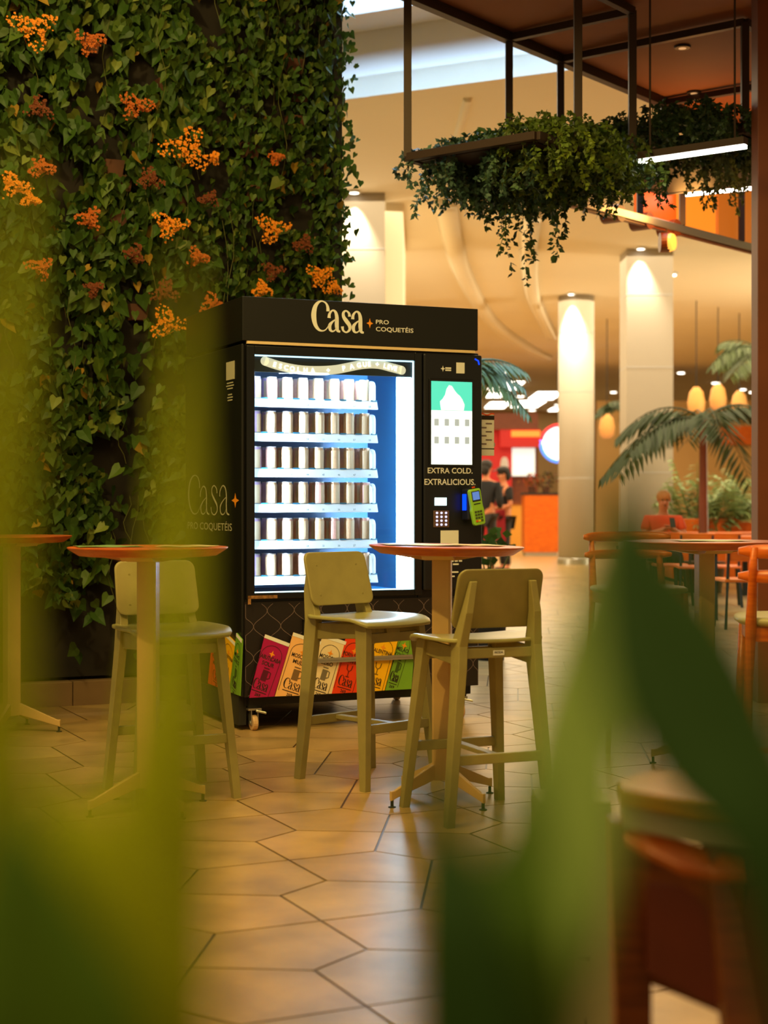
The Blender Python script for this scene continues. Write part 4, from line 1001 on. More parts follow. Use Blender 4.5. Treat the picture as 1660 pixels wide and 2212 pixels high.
trailing('c', 'bright fern-like plant over the front rail of the hanging frame', .05, .9, .66, .90, 130, 3, .27, (.13,.20,.025), .16)
trailing('d', 'dark trailing plant toward the far end of the hanging frame', 1.2, 2.3, .35, 1.25, 250, 4, .15, (.045,.09,.03), .12, .28)
trailing('e', 'pale trailing plant beside the strip lights at the far end', 1.9, 2.6, .95, 1.28, 110, 5, .32, (.17,.21,.08), .06, .28)
trailing('f', 'long thin strands of greenery dangling from the middle of the hanging frame', .5, .9, .3, .62, 16, 6, .70, (.055,.10,.03), .05, 0.0, 1.2)

def kiosk():
    Yp = 9.0; x0 = (1638-830)/F*Yp
    b = MB(); b.box(x0, x0+.16, Yp, Yp+.16, 0, ZF1+.03); struct(b.build('trim_3', M['postbrown'], bevel=.004))
    # amber bar canopy further in
    a = P(1245,437,11.0); b_ = P(1642,541,13.1); d = (b_-a); d.z = 0; L = d.length; d.normalize(); zb = a.z
    up = Vector((0,0,1)); nn = Vector((d.y,-d.x,0))
    t = thing('bar_canopy', 'glowing amber bar canopy on a steel beam, upper right', 'canopy', Vector((a.x,a.y,0)))
    o = Vector((a.x,a.y,0))
    P3 = lambda s, z, off=0.0: d*s+nn*off+Vector((0,0,z))
    b = MB(); b.bar(P3(-.5,zb), P3(L+.8,zb), .07, .06); b.build('steel_beam', M['steel'], t, bevel=.004)
    b = MB(); b.bar(P3(-.5,zb-.035), P3(L+.8,zb-.035), .04, .02); b.build('lower_lip', M['brownwood'], t)
    for k in range(4):
        s0 = .85+k*.62; b = MB(); b.hexa([P3(s0,zb+.04,-.02),P3(s0+.57,zb+.04,-.02),P3(s0+.57,zb+.04,-.05),P3(s0,zb+.04,-.05)], [P3(s0,zb+.5,-.02),P3(s0+.57,zb+.5,-.02),P3(s0+.57,zb+.5,-.05),P3(s0,zb+.5,-.05)])
        b.build('amber_panel', [mat('amber_red', lin(190,60,8), .4, emit=(1,.16,.01,1), es=.7), M['amber'], mat('amber_dim', lin(170,70,14), .35, emit=(1,.25,.02,1), es=.45), mat('amber_dark', lin(140,56,14), .3, emit=(1,.22,.02,1), es=.22)][k], t)
    for s in (.82, 1.44, 2.4): b = MB(); b.bar(P3(s,zb+.03,.02), P3(s,zb+.62,.02), .045, .045, (0,1,0)); b.build('upright', M['darksteel'], t)
    b = MB(); b.bar(P3(.6,zb+.56), P3(L+.8,zb+.56), .05, .08); b.build('top_beam', M['darksteel'], t)
    for k, s in enumerate((.55, .95, 1.35)):
        b = MB(); b.tube([P3(s,zb-.0,.03),P3(s,zb-.0,-.12)], .065, 18); b.build('round_cap', M['brownwood'], t)
    c = P(1440,524,11.9); l = thing('round_lamp', 'round glowing orange lamp hanging below the amber canopy', 'lamp', (c.x,c.y,c.z))
    b = MB(); b.tube([(-.05,0,0),(.02,0,0)], [.075,.075], 20); b.build('lamp_body', M['brownwood'], l)
    b = MB(); b.tube([(.02,-.01,0),(.05,-.03,0)], [.072,.062], 20); b.build('lamp_lens', mat('lamp_amber', (1,.5,.1,1), .4, emit=(1,.40,.05,1), es=1.6), l)
    b = MB(); b.tube([(0,0,.07),(0,0,.16)], .008, 6); b.build('lamp_stem', M['darksteel'], l)
    for i, (p0, p1) in enumerate((((1383,349),(1612,316)), ((1478,421),(1645,405)))):
        Y = 9.0+3.1*i; p, q = P(*p0, Y), P(*p1, Y*(YH-p0[1])/(YH-p1[1])); q.z = p.z
        l = thing('strip_light', 'white LED strip light %s' % ('half hidden by hanging leaves, the upper one' if i == 0 else 'in front of the amber panel, the lower one'), 'light', p)
        b = MB(); b.bar((0,0,.03), (q-p)+Vector((0,0,.03)), .06, .04); b.build('strip_housing', M['darksteel'], l)
        b = MB(); b.bar((0,0,0), q-p, .035, .022); b.build('diffuser', M['strip'], l)
        b = MB(); m_ = (q-p)*.5
        for e in (.1,.9): b.tube([(q-p)*e+Vector((0,0,.05)), (q-p)*e+Vector((0,0,ZF1+.03-p.z))], .006, 6)
        b.build('suspension_rod', M['darksteel'], l)
    lamp('bar_glow', 'POINT', P(1500,440,11.6), 14, (1,.45,.1), None, .15)
kiosk()

# ------------------------------------------------------------------ far hall: counter, shops, ceiling lights, palms, tables
def far_hall():
    Y = 34.0; a = P(1134,1064,Y); b_ = P(1207,1196,Y); z = a.z
    t = thing('service_counter', 'orange wooden counter block left of the round column', 'counter', ((a.x+b_.x)/2, Y+.4, 0)); w_ = (b_.x-a.x)/2
    b = MB(); b.box(-w_,w_,-.4,.4,.08,z-.05); b.build('counter_body', M['orangewood'], t)
    b = MB(); b.box(-w_-.02,w_+.03,-.42,.42,z-.05,z); b.build('counter_top', M['rubber'], t)
    b = MB(); b.box(-w_+.02,w_-.02,-.38,.38,0,.08); b.build('kick', M['steel'], t)
    t2 = thing('service_counter', 'yellow side counter running behind the person in the red apron', 'counter', (P(1115,1100,38).x, 38.5, 0))
    b = MB(); b.box(-.55,.55,-.3,.3,0,1.1); b.build('counter_body', mat('yellow_counter', lin(215,150,50), .5), t2); b = MB(); b.box(-.58,.58,-.33,.33,1.1,1.15); b.build('counter_top', M['brownwood'], t2)
    for i, (px, c, h, lab) in enumerate(((1150,(120,60,30),.26,'small brown pot plant on the wooden counter, left one'), (1180,(70,50,28),.34,'bushy reddish pot plant on the wooden counter'))):
        q = P(px,1062,Y+.3); pt = thing('pot_plant', lab, 'plant', (q.x,q.y,z)); b = MB(); b.lathe([(.07,0),(.09,.14),(.08,.14)], 14); b.build('pot', M['terra'], pt)
        b = MB(); rnd = random.Random(i)
        for _ in range(70):
            v = Vector((rnd.gauss(0,.13), rnd.gauss(0,.1), rnd.uniform(.12,.12+h))); s = .07; dd = Vector((rnd.gauss(0,1),rnd.gauss(0,1),rnd.gauss(.3,1))).normalized(); ss = dd.cross(Vector((.3,1,.2))).normalized()
            b.c = lin(c[0]*rnd.uniform(.7,1.4), c[1]*rnd.uniform(.8,1.4), c[2], ); b.add([v, v+dd*s*.5+ss*s*.4, v+dd*s, v+dd*s*.5-ss*s*.4], [(0,1,2,3)])
        f = b.build('foliage', M['fern'], pt); f['kind'] = 'stuff'
    # red shop front
    Y = 45.0; t = thing('red_shop', 'red shop front with brown fascia and a bright menu screen', 'shop', (P(1120,1086,Y).x, Y, 0)); ox = P(1120,1086,Y).x
    def bx(name, x0, x1, y0, y1, m, d=0.0, th=.3):
        p, q = P(x0,y0,Y), P(x1,y1,Y); b = MB(); b.box(p.x-ox, q.x-ox, d, d+th, max(0,q.z), p.z); return b.build(name, m, t)
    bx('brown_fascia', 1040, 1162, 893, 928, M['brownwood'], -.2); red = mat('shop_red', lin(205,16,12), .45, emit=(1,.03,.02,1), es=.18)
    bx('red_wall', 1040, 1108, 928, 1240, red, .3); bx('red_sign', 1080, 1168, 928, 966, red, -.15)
    bx('sign_glow', 1104, 1166, 931, 944, mat('shop_glow', (1,.3,.05,1), .4, emit=(1,.18,.02,1), es=1.5), -.2, .05)
    bx('menu_screen', 1108, 1158, 967, 1028, mat('shop_menu', (1,1,1,1), .4, emit=(.62,.86,.84,1), es=.8), .2, .05)
    bx('dark_opening', 1100, 1168, 960, 1240, M['brownwood'], .7, .1)
    b = MB(); p = P(1092,1005,Y); b.ball((p.x-ox,.28,p.z), .22, 12, 8, (.55,.12,1.2)); b.build('pale_emblem', M['cream'], t)
    t = thing('round_sign', 'glowing round white shop sign with red and blue rim beside the round column', 'sign', P(1208,958,40)); 
    b = MB(); b.tube([(0,-.05,0),(0,.08,0)], .44, 28); b.build('sign_face', mat('round_white', (1,1,1,1), .4, emit=(.85,.92,1,1), es=2.0), t)
    b = MB(); b.tube([(0,.02,.44),(0,.02,5.0-P(1208,958,40).z)], .03, 8); b.build('hanger_rod', M['rubber'], t)
    for a0, a1, m in ((70,170,mat('rim_red', lin(220,20,20), .4, emit=(1,.03,.05,1), es=1.2)), (170,290,mat('rim_blue', lin(40,90,220), .4, emit=(.1,.3,1,1), es=1.6))):
        b = MB(); b.tube([(.46*math.cos(math.radians(a0+(a1-a0)*k/8)), -.05, .46*math.sin(math.radians(a0+(a1-a0)*k/8))) for k in range(9)], .05, 6); b.build('sign_rim', m, t)
    # ceiling lights of the far hall, each at its place in the flat ceiling
    zc = 4.985
    def cl(x0, x1, y0, y1, lab, rnd_=False):
        ym = (y0+y1)/2; Yc = F*(zc-HC)/(YH-ym); d = F*(zc-HC)/(YH-y1)-F*(zc-HC)/(YH-y0); p = P((x0+x1)/2, ym, Yc); w_ = (x1-x0)/F*Yc
        t = thing('ceiling_light', lab, 'light', (p.x,p.y,zc-.01), 0, 'ceiling lights of the far hall')
        if rnd_:
            b = MB(); b.lathe([(w_/2+.03,-.01),(w_/2+.04,.02)], 20); b.build('trim_ring', M['white'], t); b = MB(); b.lathe([(w_/2,-.03),(w_/2,-.012)], 20); b.build('diffuser', M['lamp'], t)
        else:
            b = MB(); b.box(-w_/2-.03,w_/2+.03,-d/2-.05,d/2+.05,-.01,.02); b.build('trim_frame', M['white'], t); b = MB(); b.box(-w_/2,w_/2,-d/2,d/2,-.03,-.012); b.build('diffuser', M['lamp'], t)
    for x0,x1,y0,y1,l in ((1062,1124,823,840,'long ceiling light panel right of the upper palm frond'),(1152,1206,846,861,'long ceiling light panel touching the round column'),(1112,1170,865,878,'long ceiling light panel above the red shop front'),
                          (1054,1090,848,856,'short ceiling light panel behind the palm frond tips'),(1054,1096,868,880,'lowest ceiling light panel just above the notice sheet'),(1190,1210,880,886,'small ceiling light panel below the others, by the column')):
        cl(x0,x1,y0,y1,l)
    for x,y,r,l in ((1088,801,9,'round ceiling light highest above the long light panels'),(1124,855,8,'round ceiling light between two long panels'),(1150,885,7,'round ceiling light just above the red shop front'),(1205,874,6,'round ceiling light close beside the round column'),
                    (1454,591,7,'round ceiling downlight right of the square column top'),(1326,846,6,'small round light between the two columns'),(1472,804,7,'small round light just right of the square column'),(1547,826,8,'round light above the palm fronds'),(1530,881,8,'round light right among palm fronds'),(1606,840,6,'small round light upper right of the palm'),(1626,846,6,'small round light nearest the brown post')):
        cl(x-r,x+r,y-r*.45,y+r*.45,l,True)
    # pendant shades glowing behind the palms
    for i, (px, py, l) in enumerate(((1505,870,'glowing amber pendant lamp, left one behind the palm'),(1552,862,'glowing amber pendant lamp, tallest one behind the palm'),(1598,876,'glowing amber pendant lamp nearest the brown post'),(1312,925,'glowing amber pendant lamp between the columns'))):
        p = P(px,py,30+i); t = thing('pendant_lamp', l, 'lamp', p, 0, 'amber pendant lamps')
        b = MB(); b.lathe([(.08,-.22),(.15,-.15),(.17,.0),(.13,.2),(.05,.3)], 18); b.build('shade', mat('pendant_amber%d' % i, lin(220,150,50), .5, emit=(1,.70,.36,1), es=.16), t, smooth=True)
        b = MB(); b.tube([(0,0,.3),(0,0,5.0-p.z)], .01, 5); b.build('cord', M['rubber'], t)
    # tan shop walls under the far ceiling on the right
    b = MB(); b.box(P(1290,1000,44).x, 22, 44, 44.3, 0, 4.0); struct(b.build('wall_right', M['tan']))
    b = MB(); b.box(P(1560,900,43.8).x, P(1640,900,43.8).x, 43.85, 43.999, P(1560,960,43.8).z, P(1560,920,43.8).z); tag(b.build('shop_board', M['orangewood']), 'orange wooden shop board behind the right palm', 'board'); 
far_hall()

def frond(mb, base, dirv, L, droop, col, rnd, nl=16, lw=.035, ll=.34):
    dirv = Vector(dirv).normalized(); pts = []
    hz = Vector((dirv.x, dirv.y, 0)); 
    for k in range(9):
        q = k/8; pts.append(base+dirv*L*q+Vector((0,0,-droop*q*q*L)))
    mb.c = (col[0]*.8, col[1]*.8, col[2]*.6, 1); mb.tube(pts, [.014*(1-.8*k/8) for k in range(9)], 4)
    for j in range(nl):
        q = .15+.85*j/nl; i = min(7, int(q*8)); p = pts[i].lerp(pts[i+1], q*8-i); d = (pts[i+1]-pts[i]).normalized()
        for s in (-1,1):
            sdv = d.cross(Vector((0,0,1))).normalized()*s; l = ll*(math.sin(PI*min(1,q*.85+.12))*.8+.25)*rnd.uniform(.85,1.1)
            dd = (d*.55+sdv*.8+Vector((0,0,-.35-.3*rnd.random()))).normalized(); ww = dd.cross(Vector((0,0,1))).normalized()*lw
            k = rnd.uniform(.75,1.25); mb.c = (col[0]*k,col[1]*k,col[2]*k,1)
            a = p+dd*l*.45; e = p+dd*l+Vector((0,0,-.12*l))
            mb.add([p, a+ww*.5, e, a-ww*.5], [(0,1,2,3)])
def palm(label, px, Y, py_crown, n, L, col, seed, droop=.55, lean=0.0, base_z=0.0, heads=None, ll=.34, lw=.05):
    rnd = random.Random(seed); c = P(px,py_crown,Y); t = thing('potted_palm', label, 'palm', (c.x,c.y,0))
    b = MB(); b.tube([(lean,0,base_z+.3),(lean*.5,0,(c.z)*.6),(0,0,c.z)], [.07,.055,.045], 8); b.build('trunk', M['postbrown'], t)
    b = MB(); b.lathe([(.22,base_z),(.28,base_z+.4),(.25,base_z+.4),(.1,base_z+.36)], 18); b.build('pot', M['terra'], t)
    for k in range(n):
        az = heads[k] if heads else 2*PI*k/n+rnd.uniform(-.3,.3); el = rnd.uniform(.15,.75)
        b = MB(); frond(b, Vector((0,0,c.z)), (math.cos(az)*math.cos(el), math.sin(az)*math.cos(el), math.sin(el)), L*rnd.uniform(.8,1.1), droop*rnd.uniform(.8,1.3), col, rnd, ll=ll, lw=lw)
        b.build('frond', M['fern'], t)
def greens():
    palm('tall dark palm behind the tables, its fronds drooping beside the square column', 1520, 20, 905, 9, 1.35, (.034,.060,.020), 21, .75, heads=[3.14,2.85,3.5,.1,-.3,4.7,1.6,2.3,.8], ll=.5, lw=.07)
    palm('bright palm cut by the brown post, upper right', 1655, 24.6, 765, 8, 1.15, (.12,.17,.07), 22, .6, heads=[3.14,2.8,3.5,2.4,4.0,4.7,2.0,1.0], ll=.45, lw=.06)
    palm('dark palm peeping out between the two columns', 1370, 27, 885, 5, .8, (.05,.08,.03), 23, .6, heads=[3.1,2.7,3.6,0,1.5])
    palm('green palm just behind the right side of the vending machine', 985, 12.5, 800, 8, .66, (.075,.12,.025), 24, .65, heads=[.1,.6,-.35,1.0,2.2,2.9,3.6,-.1], ll=.26, lw=.03)
    rnd = random.Random(9)
    for i, (px, w_, z0, z1, Y, l) in enumerate(((1490,60,1.0,2.3,23,'light green fern bush to the left in the wooden planter'),(1560,60,.9,2.0,22.6,'light green fern bush in the middle of the wooden planter, below the palm'),(1620,55,1.0,2.3,23.4,'light green fern bush beside the brown post'))):
        c = P(px,1100,Y); t = thing('fern_bush', l, 'plant', (c.x,c.y,.72), 0, 'fern bushes in the wooden planter')
        for k in range(14):
            az = 2*PI*k/14+rnd.random(); el = rnd.uniform(.6,1.35); b = MB()
            frond(b, Vector((rnd.uniform(-.12,.12),rnd.uniform(-.1,.1),0.02)), (math.cos(az)*math.cos(el), math.sin(az)*math.cos(el)*.6, math.sin(el)), (z1-.65)*rnd.uniform(.5,1.0), .28, (.28,.38,.16), rnd, 12, .07, .30)
            b.build('frond', M['fern'], t)
    a = P(1455,1100,22.4).x; b_ = P(1660,1100,22.4).x
    t = thing('wooden_planter', 'long orange wooden planter box behind the dining tables', 'planter', ((a+b_)/2, 23, 0)); w_ = (b_-a)/2
    b = MB(); b.box(-w_,w_,-.45,-.40,.05,.92); b.box(-w_,w_,.40,.45,.05,.92); b.box(-w_,-w_+.05,-.40,.40,.05,.92); b.box(w_-.05,w_,-.40,.40,.05,.92); b.build('box_wall', M['orangewood'], t, bevel=.01)
    b = MB(); b.box(-w_+.05,w_-.05,-.40,.40,.05,.70); b.build('soil', M['soil'], t)
    b = MB(); b.box(-w_+.03,w_-.03,-.42,.42,0,.05); b.build('plinth', M['rubber'], t)
    # low planter with a leafy plant right of the machine
    c = P(1060,1190,11.5); t = thing('leafy_plant', 'small green leafy plant in black pot just right of the vending machine', 'plant', (c.x,c.y,0))
    b = MB(); b.lathe([(.10,0),(.13,.5),(.11,.5),(.05,.47)], 18); b.build('pot', M['rubber'], t)
    b = MB()
    for k in range(40):
        v = Vector((rnd.gauss(0,.07), rnd.gauss(0,.06), rnd.uniform(.5,.95))); s = rnd.uniform(.07,.13); dd = Vector((rnd.gauss(0,1),rnd.gauss(0,1),rnd.gauss(.2,.8))).normalized(); ss = dd.cross(Vector((.3,1,.2))).normalized(); kk = rnd.uniform(.6,1.3)
        b.c = (.05*kk,.11*kk,.02*kk,1); b.add([v, v+dd*s*.45+ss*s*.42, v+dd*s, v+dd*s*.45-ss*s*.42], [(0,1,2,3)])
    b.build('foliage', M['ivy'], t); b = MB()
    for k in range(7): b.tube([(0,0,.47),(rnd.gauss(0,.05),rnd.gauss(0,.05),.85)], .006, 5)
    b.build('stem', M['stem'], t)
greens()

def dining():
    def table(label, px, Y, w_, d):
        x = (px-830)/F*Y; t = thing('dining_table', label, 'table', (x,Y,0), 0, 'dining tables in the far hall')
        b = MB(); b.box(-w_/2,w_/2,-d/2,d/2,.71,.75); b.build('tabletop', M['orangewood'], t, bevel=.01)
        for sx in (-1,1):
            for sy in (-1,1): b = MB(); b.box(sx*(w_/2-.09)-.03,sx*(w_/2-.09)+.03,sy*(d/2-.09)-.03,sy*(d/2-.09)+.03,0,.71); b.build('leg', M['rubber'], t)
        return t
    table('dining table at which the man in the orange shirt sits', 1500, 19.1, 1.55, .75); table('second dining table, farther back near the planter', 1600, 21.3, 1.4, .7); table('dining table nearest the brown post, in front of the others', 1620, 15.6, 1.0, .7)
    def chair(label, px, Y, rz):
        x = (px-830)/F*Y; t = thing('dining_chair', label, 'chair', (x,Y,0), rz, 'dark dining chairs')
        b = MB(); b.box(-.2,.2,-.2,.2,.43,.46); b.build('seat', M['orangewood'], t, bevel=.01)
        b = MB(); b.hexa([(-.19,-.2,.62),(.19,-.2,.62),(.19,-.18,.62),(-.19,-.18,.62)], [(-.19,-.25,.82),(.19,-.25,.82),(.19,-.23,.82),(-.19,-.23,.82)]); b.build('backrest', M['orangewood'], t, bevel=.006)
        for sx in (-1,1):
            b = MB(); b.tube([(sx*.2,.19,0),(sx*.17,.17,.43)], .016, 6); b.build('leg', M['rubber'], t); b = MB(); b.tube([(sx*.2,-.21,0),(sx*.17,-.18,.45),(sx*.17,-.235,.8)], .016, 6); b.build('leg', M['rubber'], t)
        return t
    c = chair('dark legged chair tucked at the left end of the first dining table', 1450, 17.6, 0.0)
    for px, Y, l in ((1500,17.2,'dark legged chair at the middle of the first dining table'),(1560,17.4,'dark legged chair at right end of the first dining table'),(1600,14.4,'dark legged chair just left of the brown post')): dup(c, ((px-830)/F*Y,Y,0), random.uniform(-.2,.2), l)
dining()

# ------------------------------------------------------------------ people in the far hall
def skin_mesh(name, joints, edges, m, parent, root=0, sub=1):
    me = bpy.data.meshes.new(name); me.from_pydata([j[:3] for j in joints], edges, []); me.materials.append(m)
    o = bpy.data.objects.new(name, me); COL.objects.link(o); o.parent = parent
    md = o.modifiers.new('skin', 'SKIN'); md.use_smooth_shade = True
    for i, j in enumerate(joints):
        r = j[3]; me.skin_vertices[0].data[i].radius = (r, j[4] if len(j) > 4 else r)
        me.skin_vertices[0].data[i].use_root = (i == root)
    s = o.modifiers.new('sub', 'SUBSURF'); s.levels = sub; s.render_levels = sub
    return o
def hand(J, E, w, d, side):
    """five short finger chains from the wrist joint index w, along d"""
    d = Vector(d).normalized(); b = Vector(J[w][:3]); lat = d.cross(Vector((0,0,1))); 
    if lat.length < .2: lat = d.cross(Vector((0,1,0)))
    lat.normalize(); J.append((*(b+d*.07), .03, .018)); pm = len(J)-1; E.append((w,pm))
    for k, (o, l) in enumerate(((-.03,.065),(-.01,.08),(.01,.075),(.03,.06))):
        p = b+d*.10+lat*o; J.append((*p,.0095)); E.append((pm,len(J)-1)); J.append((*(p+d*l*.8+Vector((0,-.02,-.015))),.008)); E.append((len(J)-2,len(J)-1))
    p = b+d*.05+lat*side*.04; J.append((*p,.011)); E.append((pm,len(J)-1)); J.append((*(p+d*.035+lat*side*.02),.009)); E.append((len(J)-2,len(J)-1))
def face(t, c, f, r):
    """eyes, nose, ears and mouth on a head centred at c looking along f"""
    c, f = Vector(c), Vector(f).normalized(); s = f.cross(Vector((0,0,1))).normalized(); b = MB()
    b.ball(c+f*r*.98-Vector((0,0,.012)), .016, 6, 5, (1,1,1.4)); b.ball(c+s*r*.86, .02, 6, 5, (.6,1,1.3)); b.ball(c-s*r*.86, .02, 6, 5, (.6,1,1.3)); b.build('nose_and_ears', M['skin'], t, smooth=True)
    b = MB(); b.ball(c+f*r*.90+s*.03+Vector((0,0,.015)), .011, 6, 5); b.ball(c+f*r*.90-s*.03+Vector((0,0,.015)), .011, 6, 5); b.ball(c+f*r*.9-Vector((0,0,.055)), .018, 6, 5, (1.2,.6,.3)); b.build('eyes_and_mouth', M['hair'], t)
def people():
    # man in orange shirt, seated, looking down at a phone
    Y = 20.0; x = (1432-830)/F*Y; t = thing('person', 'person in orange shirt seated at a table looking down at a phone', 'person', (x,Y,0), 0)
    J = [(0,.05,.50,.15,.12),(0,.03,.70,.15,.11),(0,0,.92,.17,.11),(0,-.01,.99,.07),(0,-.03,1.06,.055),(0,-.06,1.13,.075,.09),(0,-.07,1.21,.085,.095),
         (-.2,0,.93,.065),(-.26,-.06,.72,.045),(-.07,-.30,.80,.032),(.2,0,.93,.065),(.26,-.06,.72,.045),(.06,-.30,.82,.032),
         (-.1,.02,.48,.085),(-.12,-.40,.48,.065),(-.12,-.38,.10,.045),(-.12,-.48,.04,.04),(.1,.02,.48,.085),(.12,-.40,.48,.065),(.12,-.38,.10,.045),(.12,-.48,.04,.04)]
    E = [(0,1),(1,2),(2,3),(3,4),(4,5),(5,6),(2,7),(7,8),(8,9),(2,10),(10,11),(11,12),(0,13),(13,14),(14,15),(15,16),(0,17),(17,18),(18,19),(19,20)]
    hand(J, E, 9, (.6,-.5,.3), 1); hand(J, E, 12, (-.5,-.5,.3), -1)
    skin_mesh('body', J, E, M['skin'], t, sub=1)
    sh = mat('orange_shirt', lin(225,72,20), .7)
    skin_mesh('shirt', [(0,.05,.50,.17,.14),(0,.03,.70,.17,.13),(0,0,.91,.185,.125),(0,-.005,.98,.085),(-.2,0,.93,.08),(-.25,-.045,.78,.066),(.2,0,.93,.08),(.25,-.045,.78,.066)], [(0,1),(1,2),(2,3),(2,4),(4,5),(2,6),(6,7)], sh, t)
    skin_mesh('trousers', [(0,.05,.49,.16,.13),(-.1,.02,.48,.1),(-.12,-.40,.48,.08),(-.12,-.38,.14,.06),(.1,.02,.48,.1),(.12,-.40,.48,.08),(.12,-.38,.14,.06)], [(0,1),(1,2),(2,3),(0,4),(4,5),(5,6)], mat('dark_trousers', lin(40,36,34), .8), t)
    b = MB(); b.ball((0,-.055,1.225), .1, 12, 8, (.95,1,.85)); b.build('hair', mat('grey_blond_hair', lin(190,130,70), .7), t, smooth=True)
    face(t, (0,-.07,1.185), (0,-1,-.25), .09)
    ph = MB(); ph.box(-.035,.035,-.006,.006,-.07,.07); tag(ph.build('mobile_phone', M['rubber'], None, loc=(x+.05,Y-.40,.90), rot=(-.5,0,.1), bevel=.006), 'dark phone held by the person in the orange shirt', 'phone')
    c = thing('dining_chair', 'chair under the person in the orange shirt', 'chair', (x,Y+.02,0), PI, 'dark dining chairs')
    for m_, bxs in (('seat',(-.22,.22,-.2,.24,.36,.395)),('backrest',(-.2,.2,-.26,-.23,.5,.8))):
        b = MB(); b.box(*bxs); b.build(m_, M['brownwood'], c, bevel=.01)
    for sx in (-1,1):
        for y in (-.24,.2): b = MB(); b.tube([(sx*.2,y,0),(sx*.19,y,.36 if y > 0 else .75)], .016, 6); b.build('leg', M['rubber'], c)
    # standing staff member in cap and red apron, in profile facing left
    def stand(label, px, Y, H, turn, top, capcol, apron, longsleeve):
        x = (px-830)/F*Y; k = H/1.7; t = thing('person', label, 'person', (x,Y,0), turn)
        J = [(0,0,.92,.14,.11),(0,0,1.12,.13,.10),(0,0,1.36,.16,.105),(0,.0,1.45,.06),(0,-.02,1.51,.05),(0,-.03,1.57,.07,.085),(0,-.03,1.65,.08,.092),
             (-.19,0,1.37,.06),(-.23,.02,1.10,.043),(-.16,-.20,1.02,.032),(.19,0,1.37,.06),(.23,.02,1.10,.043),(.17,-.2,1.06,.032),
             (-.09,0,.86,.085),(-.10,-.01,.48,.06),(-.10,.02,.09,.042),(-.10,-.12,.04,.038),(.09,0,.86,.085),(.11,-.01,.48,.06),(.12,.02,.09,.042),(.12,-.12,.04,.038)]
        J = [tuple(c*k for c in j) for j in J]; E = [(0,1),(1,2),(2,3),(3,4),(4,5),(5,6),(2,7),(7,8),(8,9),(2,10),(10,11),(11,12),(0,13),(13,14),(14,15),(15,16),(0,17),(17,18),(18,19),(19,20)]
        hand(J, E, 9, (.3,-.9,-.1), 1); hand(J, E, 12, (-.3,-.9,-.1), -1)
        skin_mesh('body', J, E, M['skin'], t)
        S = lambda a: [tuple(c*k for c in j) for j in a]
        skin_mesh('shirt', S([(0,0,.88,.16,.13),(0,0,1.12,.15,.12),(0,0,1.35,.175,.12),(0,0,1.43,.08),(-.19,0,1.37,.076),(-.225,.015,1.16,.06),(.19,0,1.37,.076),(.225,.015,1.16,.06)]+([(-.23,.02,1.10,.058),(-.165,-.18,1.03,.048),(.23,.02,1.10,.058),(.175,-.18,1.06,.048)] if longsleeve else [])), [(0,1),(1,2),(2,3),(2,4),(4,5),(2,6),(6,7)]+([(5,8),(8,9),(7,10),(10,11)] if longsleeve else []), top, t)
        skin_mesh('trousers', S([(0,0,.88,.15,.12),(-.09,0,.84,.098),(-.10,-.01,.48,.075),(-.10,.02,.1,.058),(.09,0,.84,.098),(.11,-.01,.48,.075),(.12,.02,.1,.058)]), [(0,1),(1,2),(2,3),(0,4),(4,5),(5,6)], M['hair'], t)
        b = MB()
        for sx in (-.10,.12): b.ball((sx*k,-.06*k,.045*k), .075*k, 8, 6, (.65,1.7,.6))
        b.build('shoes', M['rubber'], t, smooth=True)
        b = MB(); b.ball((0,-.01*k,1.675*k), .105*k, 12, 8, (.95,1.08,.8)); b.ball((0,.05*k,1.60*k), .085*k, 10, 7, (.95,.8,1.1)); b.build('hair', M['hair'], t, smooth=True)
        face(t, (0,-.03*k,1.61*k), (0,-1,0), .085*k)
        if capcol:
            b = MB(); b.ball((0,-.02*k,1.69*k), .108*k, 12, 8, (.95,1.05,.62)); b.prism([(-.07*k,-.10*k,1.69*k),(.07*k,-.10*k,1.69*k),(.05*k,-.20*k,1.665*k),(-.05*k,-.20*k,1.665*k)], (0,0,.012)); b.build('cap', capcol, t)
        if apron:
            b = MB(); rings = []
            for z, wx, dy in ((.52,.20,-.16),(.75,.20,-.17),(1.0,.18,-.165),(1.05,.12,-.155),(1.32,.10,-.15)):
                rings.append([(-wx*k,(dy+.11)*k,z*k),(-wx*.6*k,dy*k,z*k),(wx*.6*k,dy*k,z*k),(wx*k,(dy+.11)*k,z*k),(wx*.6*k,(dy+.012)*k,z*k),(-wx*.6*k,(dy+.012)*k,z*k)])
            b.loft(rings); b.build('apron', apron, t)
            b = MB(); b.ball((.0,-.165*k,1.2*k), .03*k, 8, 6, (1,.3,1)); b.build('apron_badge', M['orangeprint'], t)
        return t
    black = mat('black_shirt', lin(28,26,28), .8)
    stand('person in black shirt, dark cap and red apron standing behind the centre table', 1090, 26.0, 1.70, -PI/2+.3, black, M['hair'], mat('red_apron', lin(150,14,28), .8), 0)
    stand('person in dark hooded clothes half hidden by the vending machine', 1050, 25.4, 1.79, PI*.85, mat('navy_coat', lin(24,26,32), .85), None, None, 1)
people()

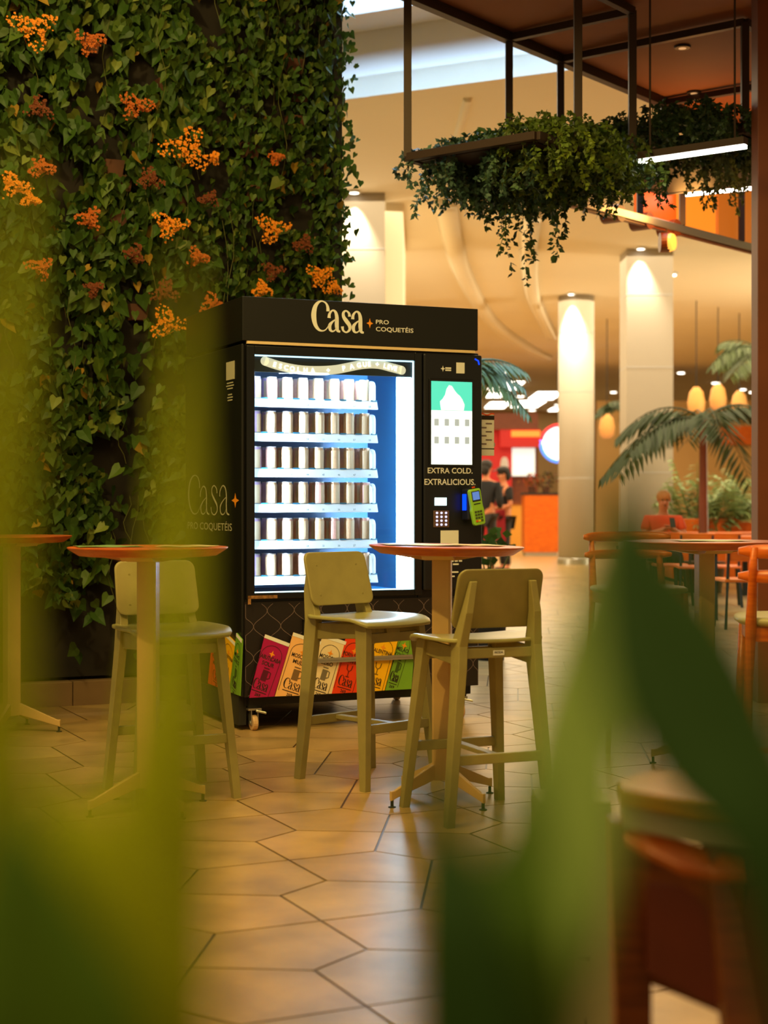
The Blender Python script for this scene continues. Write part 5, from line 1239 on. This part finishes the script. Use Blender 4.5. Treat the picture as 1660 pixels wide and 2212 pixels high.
# ------------------------------------------------------------------ plants right in front of the camera
def blade(mb, pts, col, curl=.25, twist=0.0):
    """leaf blade along points (px, py, distance, half width in px); V-folded along the midrib"""
    q = catmull([tuple(p) for p in pts], 6); vs = []; n = len(q)
    for i, (px, py, Y, w_) in enumerate(q):
        c = P(px,py,Y); a = P(*q[max(i-1,0)][:3]); b = P(*q[min(i+1,n-1)][:3]); d = (b-a).normalized()
        s = d.cross(Vector((0,1,0))).normalized(); hw = max(w_,.5)/F*Y
        tw = twist*(i/n); s = (s*math.cos(tw)+Vector((0,1,0))*math.sin(tw))
        for u in (-1,-.5,0,.5,1): vs.append(c+s*hw*u+Vector((0,1,0))*(-abs(u)*hw*curl))
    mb.add(vs, [(i*5+j,i*5+j+1,(i+1)*5+j+1,(i+1)*5+j) for i in range(n-1) for j in range(4)])
def near_plants():
    ym = mat('yellow_green_leaf', lin(168,166,4), .45, trans=.45); gm = mat('green_leaf', lin(84,108,16), .5, trans=.4); dm = mat('dark_leaf', lin(40,66,14), .5, trans=.25); mg = mat('mid_leaf', lin(156,170,92), .5, trans=.42)
    def plant(label, px, py, Y, leaves, potx):
        base = P(px,py,Y); t = thing('broad_leaf_plant', label, 'plant', (potx, Y, 0))
        inv = Vector((potx,Y,0))
        for m, tw, pts in leaves:
            b = MB(); blade(b, pts, None, twist=tw); b.v = [tuple(Vector(v)-inv) for v in b.v]
            b.build('leaf', m, t, smooth=True, solid=.0006)
        b = MB()
        for m, tw, pts in leaves:
            e = P(*pts[-1][:3])-inv; b.tube([(0,0,.52),(e.x*.5,e.y*.5,.6),tuple(e)], .004, 6)
        b.build('stem', M['stem'], t)
        b = MB(); b.lathe([(.09,0),(.12,.5),(.13,.52),(.115,.52),(.05,.5)], 24); b.build('pot', M['terra'], t)
    plant('blurred yellow green leaves filling the left foreground, nearest the camera', 150, 2300, .40,
          [(ym,0,[(40,330,.36,6),(10,800,.36,48),(-15,1300,.37,72),(-10,1650,.38,100),(0,2000,.39,170),(0,2500,.40,200)]),
           (ym,.2,[(405,560,.42,6),(392,1000,.42,38),(378,1400,.42,62),(352,1750,.42,105),(260,2500,.42,190)]),
           (ym,0,[(150,1640,.36,6),(190,1900,.36,130),(240,2200,.37,230),(240,2600,.39,230)]),
           (gm,0,[(10,1700,.34,6),(60,2000,.345,160),(110,2250,.35,240),(150,2600,.36,200)])], -.06)
    plant('blurred dark green leaves filling the right foreground, nearest the camera', 1300, 2400, .42,
          [(mg,.15,[(1240,1560,.45,5),(1235,1760,.45,80),(1225,1930,.45,95),(1150,2300,.45,80),(1130,2600,.45,80)]),(mg,0,[(1305,1110,.42,5),(1266,1380,.42,66),(1236,1640,.42,112),(1215,1860,.42,118),(1140,2200,.42,90),(1110,2600,.43,90)]),
           (dm,0,[(1330,960,.38,8),(1360,1180,.38,85),(1440,1400,.38,158),(1535,1600,.38,165),(1670,1830,.38,120),(1780,2300,.39,90)]),
           (gm,0,[(1130,1640,.38,6),(1120,1880,.38,85),(1120,2060,.38,110),(1160,2500,.40,120)]),
           (dm,0,[(925,1560,.36,8),(960,1820,.36,75),(990,2050,.36,115),(1040,2500,.37,150)])], .075)
near_plants()
